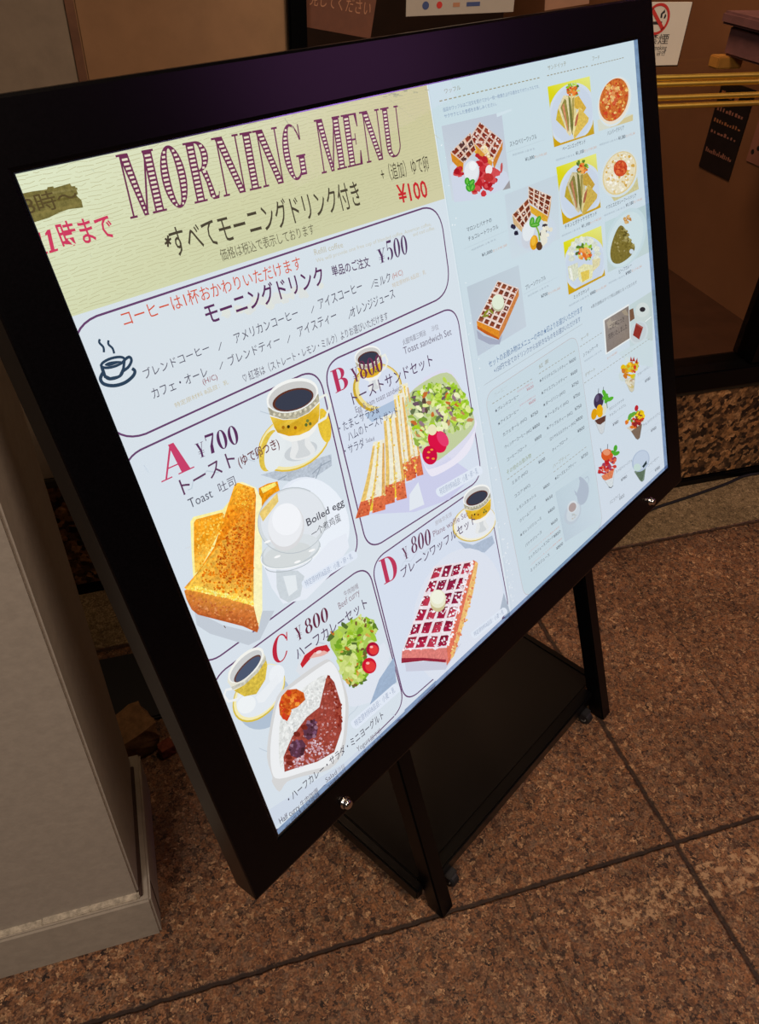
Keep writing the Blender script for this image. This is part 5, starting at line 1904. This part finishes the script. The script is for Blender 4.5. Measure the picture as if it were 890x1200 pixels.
i.poly([(42, 630), (402, 478), (456, 905), (118, 1112)], [(190, 203, 214), (196, 210, 220), (200, 211, 222), (192, 204, 218)])
i.poly([(110, 930), (160, 970), (260, 1000), (290, 960), (270, 1030), (200, 1030), (120, 990)], (166, 172, 192))
waffle_grid(i, [(256, 586), (402, 640), (268, 935), (112, 866)], 4, 7, (236, 214, 204), [(150, 78, 50), (140, 66, 44), (120, 62, 50)], [(244, 232, 226)],
            side=[([(402, 640), (404, 690), (300, 930), (262, 998), (262, 930)], (206, 130, 70)), ([(110, 866), (266, 930), (264, 998), (180, 960), (116, 920)], (222, 140, 40)), ([(112, 900), (264, 985), (264, 998), (180, 962), (116, 922)], (196, 96, 30))], fill=.7, ndust=50, seed=28)
i.oval(258, 750, 44, 52, (190, 190, 160), 0)
i.oval(258, 735, 42, 52, (226, 236, 214), 0)
for x, y, r in ((176, 806, 40), (210, 800, -40), (170, 832, 80)):
    i.oval(x, y, 9, 24, (140, 140, 50), r)
i.done()
i = Ink('dish_lettering', right_sheet, 'R3')
i.txt('\u30de\u30ed\u30f3\u3068\u30d0\u30ca\u30ca\u306e', (44, 250), (216, 178), 32, INKC, .004)
i.done()
i = Ink('dotted_rule', right_sheet, 'R3')
label_line(i, '\u30c1\u30e7\u30b3\u30ec\u30fc\u30c8\u30ef\u30c3\u30d5\u30eb', (54, 314), (262, 224), 32, ((76, 382), (246, 304)), ('\u00a51,000', (148, 422), (221, 390)), ('\u00a51,360', (223, 392), (322, 346)))
i.dashes((24, 366), (326, 236), .3, FAINT, 46, .5)
label_line(i, '\u30d7\u30ec\u30fc\u30f3\u30ef\u30c3\u30d5\u30eb', (453, 652), (592, 578), 32, ((468, 702), (612, 626)), ('\u00a5700', (560, 710), (606, 686)), ('\u00a51,060', (608, 688), (692, 646)))
i.done()
i = Ink('dotted_rule', right_sheet, 'R3')
i.dashes((440, 680), (676, 560), .3, FAINT, 38, .5)
i.done()

i = Ink('set_drink_lettering', right_sheet, 'X')
BLUE = (84, 116, 160)
i.txt('\u30bb\u30c3\u30c8\u306e\u304a\u98f2\u307f\u7269\u306f\u30e1\u30cb\u30e5\u30fc\u306e\u4e2d\u306e\u2605\u5370\u3088\u308a\u304a\u9078\u3073\u3044\u305f\u3060\u3051\u307e\u3059', (573.5, 431), (683, 365), 7.6, BLUE)
i.txt('+150\u5186\u3067\u5168\u3066\u306e\u30c9\u30ea\u30f3\u30af\u304b\u3089\u304a\u597d\u304d\u306a\u3082\u306e\u3092\u304a\u9078\u3073\u3044\u305f\u3060\u3051\u307e\u3059', (579.5, 438), (680.5, 376.5), 6.6, (92, 112, 150))
i.use('R5')
i.line([(102, 424), (430, 218), (786, -2)], .35, (160, 162, 164))
i.done('blue set drink lettering')

# ---- the drinks list in its thin red frame
i = Ink('drinks_list_frame', right_sheet, 'X')
rquad(i, [(427.5, 319), (631, 315.5), (642, 606), (437, 607)], 17, .42, (186, 156, 150), fill=(202, 219, 228))
i.done('thin red rounded frame around the drinks list')
i = Ink('teapot_picture', right_sheet, 'R7')
i.poly([(450, 232), (712, 62), (800, 428), (522, 606)], [(184, 202, 214), (198, 216, 226), (206, 220, 232), (184, 198, 212)])
i.poly([(640, 120), (690, 170), (700, 230), (680, 300), (640, 330), (618, 300), (612, 240), (628, 190)], (178, 190, 206), sm=3)
i.line([(672, 130), (692, 116), (702, 140), (690, 180)], 1.2, (176, 190, 206))
i.poly([(590, 216), (620, 250), (616, 272), (600, 250)], (178, 190, 206))
i.oval(636, 132, 9, 14, (176, 188, 204), 0)
i.oval(580, 390, 56, 90, (192, 204, 216), 24)
i.oval(584, 384, 44, 74, (206, 216, 224), 24)
i.oval(578, 342, 36, 48, (214, 222, 228), 24)
i.oval(578, 346, 26, 36, (176, 160, 158), 24)
i.dabs(ell(590, 420, 26, 30, 20, 12), 14, 3, 6, [(186, 196, 200), (196, 190, 180)])
i.done('faded teapot and cup picture')
i = Ink('drinks_list_lettering', right_sheet, 'R5')


def item(ink, s, bl, br, price=None, dot=True, h=26, star=False):
    ink.txt(('\u2605' if star else '') + s, bl, br, h, (86, 92, 102), .004)
    if price:
        ink.txt(price[0], price[1], price[2], 24, (88, 94, 104), .004, lat=True)
    if dot:
        dy = h * .95
        sl = (br[1] - bl[1]) / (br[0] - bl[0])
        L = 285
        ink.dashes((bl[0] + 2, bl[1] + dy), (bl[0] + 2 + L, bl[1] + dy + sl * L), .25, (172, 184, 192), 40, .5)


i.txt('\u30b3\u30fc\u30d2\u30fc', (174, 512), (264, 444), 30, OLIVE)
i.dashes((160, 553), (446, 373), .6, (160, 156, 140), 12)
item(i, '\u30d6\u30ec\u30f3\u30c9\u30b3\u30fc\u30d2\u30fc', (180, 618), (344, 506), None, star=True)
item(i, '\u30a2\u30a4\u30b9\u30b3\u30fc\u30d2\u30fc', (200, 708), (344, 606), None, star=True)
for p in (((400, 467), (447, 438)), ((414, 564), (462, 532))):
    i.txt('\u00a5600', p[0], p[1], 22, (190, 132, 140), .004, lat=True)
for p in (((334, 476), (444, 408)), ((352, 572), (460, 504))):
    i.txt('\u304a\u304b\u308f\u308a1\u676f\u7121\u6599\u3067\u3059', p[0], p[1], 14, (206, 150, 156))
item(i, '\u30ab\u30d5\u30a7\u30aa\u30fc\u30ec (H/C)', (235, 783), (400, 664), ('\u00a5750', (428, 652), (478, 618)))
item(i, '\u30a6\u30a3\u30f3\u30ca\u30fc\u30b3\u30fc\u30d2\u30fc (H/C)', (248, 868), (434, 742), ('\u00a5800', (440, 737), (490, 702)))
item(i, '\u30b3\u30fc\u30d2\u30fc\u30d5\u30ed\u30fc\u30c8', (264, 956), (400, 852), ('\u00a5800', (455, 818), (502, 784)))
i.txt('\u305d\u306e\u4ed6\u306e\u304a\u98f2\u307f\u7269', (262, 1048), (430, 924), 34, (150, 160, 124))
i.dashes((262, 1080), (526, 884), .6, (160, 156, 140), 12)
item(i, '\u30df\u30eb\u30af (H/C)', (298, 1118), (406, 1032), ('\u00a5600', (480, 974), (527, 942)))
i.txt('\u7d05 \u8336', (485, 312), (552, 264), 28, OLIVE)
i.dashes((482, 345), (740, 180), .6, (160, 156, 140), 12)
item(i, '\u30aa\u30ea\u30b8\u30ca\u30eb\u30d6\u30ec\u30f3\u30c9\u30c6\u30a3\u30fc', (488, 408), (684, 286), ('\u00a5600', (694, 276), (740, 248)), star=True)
item(i, '\u30a2\u30a4\u30b9\u30d6\u30ec\u30f3\u30c9\u30c6\u30a3\u30fc', (500, 494), (680, 376), ('\u00a5600', (704, 362), (750, 332)), star=True)
item(i, '\u30c0\u30fc\u30b8\u30ea\u30f3 (H/C)', (512, 577), (666, 476), ('\u00a5750', (712, 442), (758, 412)), star=True)
item(i, '\u30a2\u30fc\u30eb\u30b0\u30ec\u30a4 (H/C)', (524, 658), (688, 546), ('\u00a5750', (722, 522), (768, 492)), star=True)
item(i, '\u30a2\u30c3\u30d7\u30eb\u30c6\u30a3\u30fc (H/C)', (536, 738), (716, 622), ('\u00a5750', (732, 604), (778, 572)), star=True)
item(i, '\u30ed\u30a4\u30e4\u30eb\u30df\u30eb\u30af\u30c6\u30a3\u30fc (H/C)', (560, 812), (738, 690), ('\u00a5800', (740, 682), (786, 652)))
item(i, '\u30c6\u30a3\u30fc\u30d5\u30ed\u30fc\u30c8', (576, 890), (682, 804), ('\u00a5800', (750, 757), (798, 724)))
i.txt('\u30cf\u30fc\u30d6\u30c6\u30a3\u30fc', (580, 1002), (694, 916), 30, (160, 160, 144))
i.dashes((582, 1028), (818, 845), .6, (160, 156, 140), 11)
item(i, '\u30ed\u30fc\u30ba\u30d2\u30c3\u30d7\u30c6\u30a3\u30fc', (592, 1088), (740, 970), ('\u00a5750', (776, 940), (822, 906)), star=True)
i.use('R7')
for s, bl, br, pr, p0, p1, st in (('\u30b3\u30b3\u30a2 (H/C)', (145, 278), (258, 188), '\u00a5800', (357, 216), (404, 180), 0),
                                  ('\u30ec\u30e2\u30f3\u30b9\u30ab\u30c3\u30b7\u30e5', (162, 372), (302, 262), '\u00a5650', (374, 306), (426, 268), 0),
                                  ('\u30af\u30ea\u30fc\u30e0\u30bd\u30fc\u30c0', (182, 462), (302, 354), '\u00a5800', (392, 396), (442, 356), 0),
                                  ('\u30aa\u30ec\u30f3\u30b8\u30b8\u30e5\u30fc\u30b9', (184, 568), (342, 434), '\u00a5600', (414, 484), (462, 444), 1),
                                  ('\u30d0\u30ca\u30ca\u30b8\u30e5\u30fc\u30b9', (224, 644), (344, 538), None, None, None, 0),
                                  ('\u30df\u30c3\u30af\u30b9\u30b8\u30e5\u30fc\u30b9\u30d5\u30ed\u30fc\u30c8', (248, 738), (430, 574), '\u00a5850', (432, 576), (484, 532), 0),
                                  ('\u30df\u30c3\u30af\u30b9\u30b8\u30e5\u30fc\u30b9', (262, 828), (402, 706), '\u00a5800', (452, 666), (502, 622), 0)):
    item(i, s, bl, br, (pr, p0, p1) if pr else None, star=bool(st), h=27)
for p in (((240, 694), (472, 494)), ((258, 784), (492, 582))):
    i.txt('\u30fb\u30d0\u30ca\u30ca\u30b8\u30e5\u30fc\u30b9 \u30df\u30eb\u30af\u3068\u679c\u7269 \u3092\u4f7f\u7528', p[0], p[1], 13, (214, 168, 158))
i.done()

# ---- cakes and parfaits
i = Ink('cake_picture', right_sheet, 'R4')
i.poly([(560, 770), (735, 660), (744, 1000), (590, 1110)], [(198, 216, 218), (196, 212, 212), (196, 210, 210), (200, 216, 220)])
i.oval(668, 820, 52, 74, (204, 216, 214), 20)
i.oval(670, 790, 46, 52, (212, 222, 220), 20)
i.oval(671, 787, 20, 17, (50, 46, 50), -10)
i.oval(645, 950, 62, 84, (208, 220, 224), 20)
i.oval(643, 946, 52, 72, (200, 210, 214), 20)
i.poly([(626, 880), (676, 910), (648, 996), (604, 966)], (146, 52, 44), grain=.25)
i.poly([(626, 880), (676, 910), (672, 922), (624, 890)], (170, 90, 80))
i.line([(690, 872), (732, 838)], 1.4, (236, 242, 242))
i.poly([(560, 800), (606, 778), (616, 850), (584, 872)], (122, 88, 66), grain=.2)
i.poly([(500, 1090), (700, 990), (744, 1010), (746, 1190), (560, 1150)], (206, 222, 228))
i.done()
i = Ink('dessert_heading', right_sheet, 'R6')
i.txt('\u30b1\u30fc\u30ad', (128, 122), (180, 80), 26, OLIVE)
i.dashes((120, 158), (280, 54), .6, (160, 158, 146), 8)
item(i, '\u30b7\u30d5\u30a9\u30f3\u30b1\u30fc\u30ad', (143, 232), (246, 158), None, False)
i.txt('\u7279\u5b9a\u539f\u6750\u6599 \u5c0f\u9ea6 \u5375 \u4e73', (150, 268), (272, 188), 12, FAINT)
i.txt('\u30bb\u30c3\u30c8\u00a51,080', (310, 252), (380, 204), 20, SALM)
i.txt('\u30c7\u30b6\u30fc\u30c8', (156, 374), (226, 326), 28, OLIVE)
i.dashes((148, 415), (614, 98), .6, (160, 158, 146), 22)


def parfait_text(s, bl, br, p0, p1, s2=None):
    k = CROPS['R6']
    i = Ink('dessert_lettering', right_sheet)
    i.k = k
    i.txt(s, bl, br, 21, (110, 116, 124))
    sl = (br[1] - bl[1]) / (br[0] - bl[0])
    i.dashes((bl[0] + 6, bl[1] + 44), (bl[0] + 110, bl[1] + 44 + sl * 104), .3, FAINT, 14, .6)
    i.txt('\u00a5980', p0, p1, 22, (96, 102, 112), .006, lat=True)
    if s2:
        i.txt(s2[0], s2[1], s2[2], 21, (110, 116, 124))
    i.done()


parfait_text('\u30d5\u30eb\u30fc\u30c4\u30d1\u30d5\u30a7', (524, 368), (624, 294), (576, 414), (614, 386))
parfait_text('\u30c1\u30e7\u30b3\u30ec\u30fc\u30c8\u30d1\u30d5\u30a7', (328, 652), (442, 574), (350, 720), (390, 690), ('\u30de\u30ed\u30f3\u3068\u30d0\u30ca\u30ca\u306e', (324, 610), (428, 538)))
parfait_text('\u30c1\u30e7\u30b3\u30d0\u30ca\u30ca\u30d1\u30d5\u30a7', (564, 722), (682, 632), (618, 762), (656, 734))
parfait_text('\u30b9\u30c8\u30ed\u30d9\u30ea\u30fc\u30d1\u30d5\u30a7', (372, 1050), (486, 964), (408, 1108), (450, 1076))
parfait_text('\u30b3\u30fc\u30d2\u30fc\u30bc\u30ea\u30fc', (598, 1004), (674, 942), (646, 1040), (682, 1012))
i.done()
i = Ink('dessert_lettering', right_sheet, 'X')
i.txt('\u30d0\u30cb\u30e9\u30a2\u30a4\u30b9', (715, 591.5), (727, 582), 4.5, (120, 126, 134))
i.txt('\u00a5400', (726, 587), (732, 582), 4.5, (120, 126, 134), lat=True)
i.done()


def glass_cup(ink, rim_l, rim_r, foot, col, rimcol=(214, 220, 222)):
    """tapering parfait glass between rim and foot"""
    fx, fy = foot
    ink.poly([rim_l, rim_r, (fx + 14, fy - 14), (fx, fy), (fx - 14, fy - 8)], col, grain=.1)
    ink.line([rim_l, (fx - 14, fy - 8), (fx, fy), (fx + 14, fy - 14), rim_r], .5, (150, 156, 160))


i = Ink('fruit_parfait_picture', right_sheet, 'R6')
glass_cup(i, (432, 390), (508, 360), (484, 478), (212, 206, 180))
i.dabs([(440, 400), (500, 380), (490, 440), (460, 440)], 16, 6, 14, [(226, 220, 200), (190, 160, 130), (206, 190, 130)])
i.oval(416, 368, 24, 36, (206, 220, 220), -10)
i.oval(452, 258, 18, 30, (214, 226, 226), -10)
i.dabs([(410, 310), (460, 270), (520, 270), (524, 300), (490, 380), (440, 380)], 40, 9, 20, [(230, 190, 20), (240, 206, 50), (222, 160, 20), (206, 120, 40), (196, 206, 80)])
for p in ([(470, 260), (476, 226), (490, 262)], [(486, 258), (497, 226), (506, 262)], [(506, 270), (522, 234), (524, 280)]):
    i.poly(p, (176, 50, 40))
i.dabs([(480, 320), (506, 290), (510, 340), (490, 350)], 8, 6, 12, [(206, 60, 40), (222, 110, 40)])
i.done()
i = Ink('chocolate_parfait_picture', right_sheet, 'R6')
glass_cup(i, (222, 680), (304, 640), (272, 772), (210, 216, 220))
i.poly([(222, 676), (300, 640), (296, 680), (262, 706), (240, 700)], (96, 60, 50), grain=.2)
i.line([(246, 490), (250, 452)], 1.3, (70, 70, 76))
i.line([(282, 480), (284, 440)], 1.3, (70, 70, 76))
i.oval(250, 540, 34, 56, (66, 52, 80), 8, .15)
i.oval(240, 520, 12, 26, (96, 84, 116), 8)
i.oval(218, 632, 20, 40, (222, 160, 20), 10)
i.oval(258, 610, 24, 46, (236, 176, 20), 0, .1)
i.oval(292, 600, 12, 40, (222, 224, 206), 10)
for x, y, r in ((290, 486, -20), (330, 526, 60), (306, 530, 20), (296, 510, 40)):
    i.oval(x, y, 13, 28, (90, 180, 50), r, .1)
i.line([(304, 540), (312, 590)], 1.5, (80, 110, 60))
i.done()
i = Ink('banana_parfait_picture', right_sheet, 'R6')
glass_cup(i, (474, 746), (556, 700), (526, 812), (126, 106, 90))
i.poly([(446, 730), (566, 660), (570, 680), (480, 752)], (214, 206, 190))
i.dabs([(440, 690), (480, 640), (560, 610), (560, 680), (490, 740), (450, 720)], 40, 9, 18, [(232, 186, 20), (150, 40, 40), (206, 60, 40), (120, 70, 50), (222, 120, 40), (110, 160, 50)])
i.dabs([(510, 640), (540, 600), (570, 620), (560, 670)], 14, 12, 22, [(240, 206, 30), (230, 190, 20)], asp=.5)
i.oval(516, 590, 13, 22, (190, 40, 50), 10)
for x, y, r in ((470, 650, 20), (490, 634, 50)):
    i.oval(x, y, 13, 26, (100, 170, 60), r)
i.done()
i = Ink('strawberry_parfait_picture', right_sheet, 'R6')
glass_cup(i, (270, 1070), (364, 1010), (336, 1150), (214, 222, 226))
i.poly([(270, 1066), (362, 1010), (346, 1080), (300, 1098), (280, 1090)], (222, 130, 90), grain=.25)
i.line([(272, 910), (262, 872)], 1.6, (80, 90, 104))
i.line([(312, 880), (314, 842)], 1.6, (80, 90, 104))
i.oval(310, 920, 42, 44, (216, 90, 40), 10, .2)
i.oval(306, 900, 26, 22, (232, 150, 110), 10)
i.dabs([(250, 1040), (270, 990), (330, 950), (372, 940), (364, 1010), (290, 1056)], 40, 9, 18, [(190, 36, 44), (206, 60, 50), (160, 60, 90), (140, 40, 80), (222, 100, 70)])
for x, y, r in ((368, 872, 10), (358, 904, -50), (376, 908, 60)):
    i.oval(x, y, 13, 24, (80, 170, 50), r)
i.line([(320, 1144), (338, 1150), (352, 1134)], 1.2, (70, 76, 84))
i.done()
i = Ink('coffee_jelly_picture', right_sheet, 'R6')
glass_cup(i, (500, 1036), (584, 990), (556, 1108), (120, 140, 124))
i.poly([(512, 1050), (580, 1000), (566, 1070), (554, 1106), (538, 1092)], (96, 116, 96), grain=.3)
i.oval(546, 960, 58, 80, (178, 194, 216), 24)
i.oval(548, 956, 50, 70, (196, 210, 228), 24)
i.poly([(556, 1000), (586, 958), (590, 980), (566, 1010)], (40, 60, 66))
i.oval(522, 1006, 26, 26, (200, 222, 216), 0)
i.done()

# ---- the announcement stuck over the cakes
i = Ink('notice_card', right_sheet, 'R4', .0012)
i.poly([(392, 858), (572, 748), (584, 992), (410, 1102)], (236, 240, 240))
i.poly([(402, 864), (570, 762), (578, 986), (418, 1088)], [(150, 140, 134), (134, 122, 114), (140, 126, 114), (134, 122, 116)], grain=.1)
i.poly([(416, 880), (440, 850), (452, 872), (490, 858), (470, 886), (500, 904), (460, 906), (430, 920)], (172, 160, 146), grain=.1)
i.poly([(520, 800), (548, 786), (572, 830), (540, 826)], (164, 150, 130), grain=.1)
i.txt('\u3054\u597d\u8a55\u306b\u3064\u304d', (440, 930), (540, 868), 36, (74, 66, 66), .006)
i.txt('\u5b8c\u58f2\u3044\u305f\u3057\u307e\u3057\u305f', (430, 998), (560, 918), 38, (74, 66, 66), .006)
i.done('brown notice card stuck over the cake picture')

bpy.data.objects.remove(text_obj, do_unlink=True)
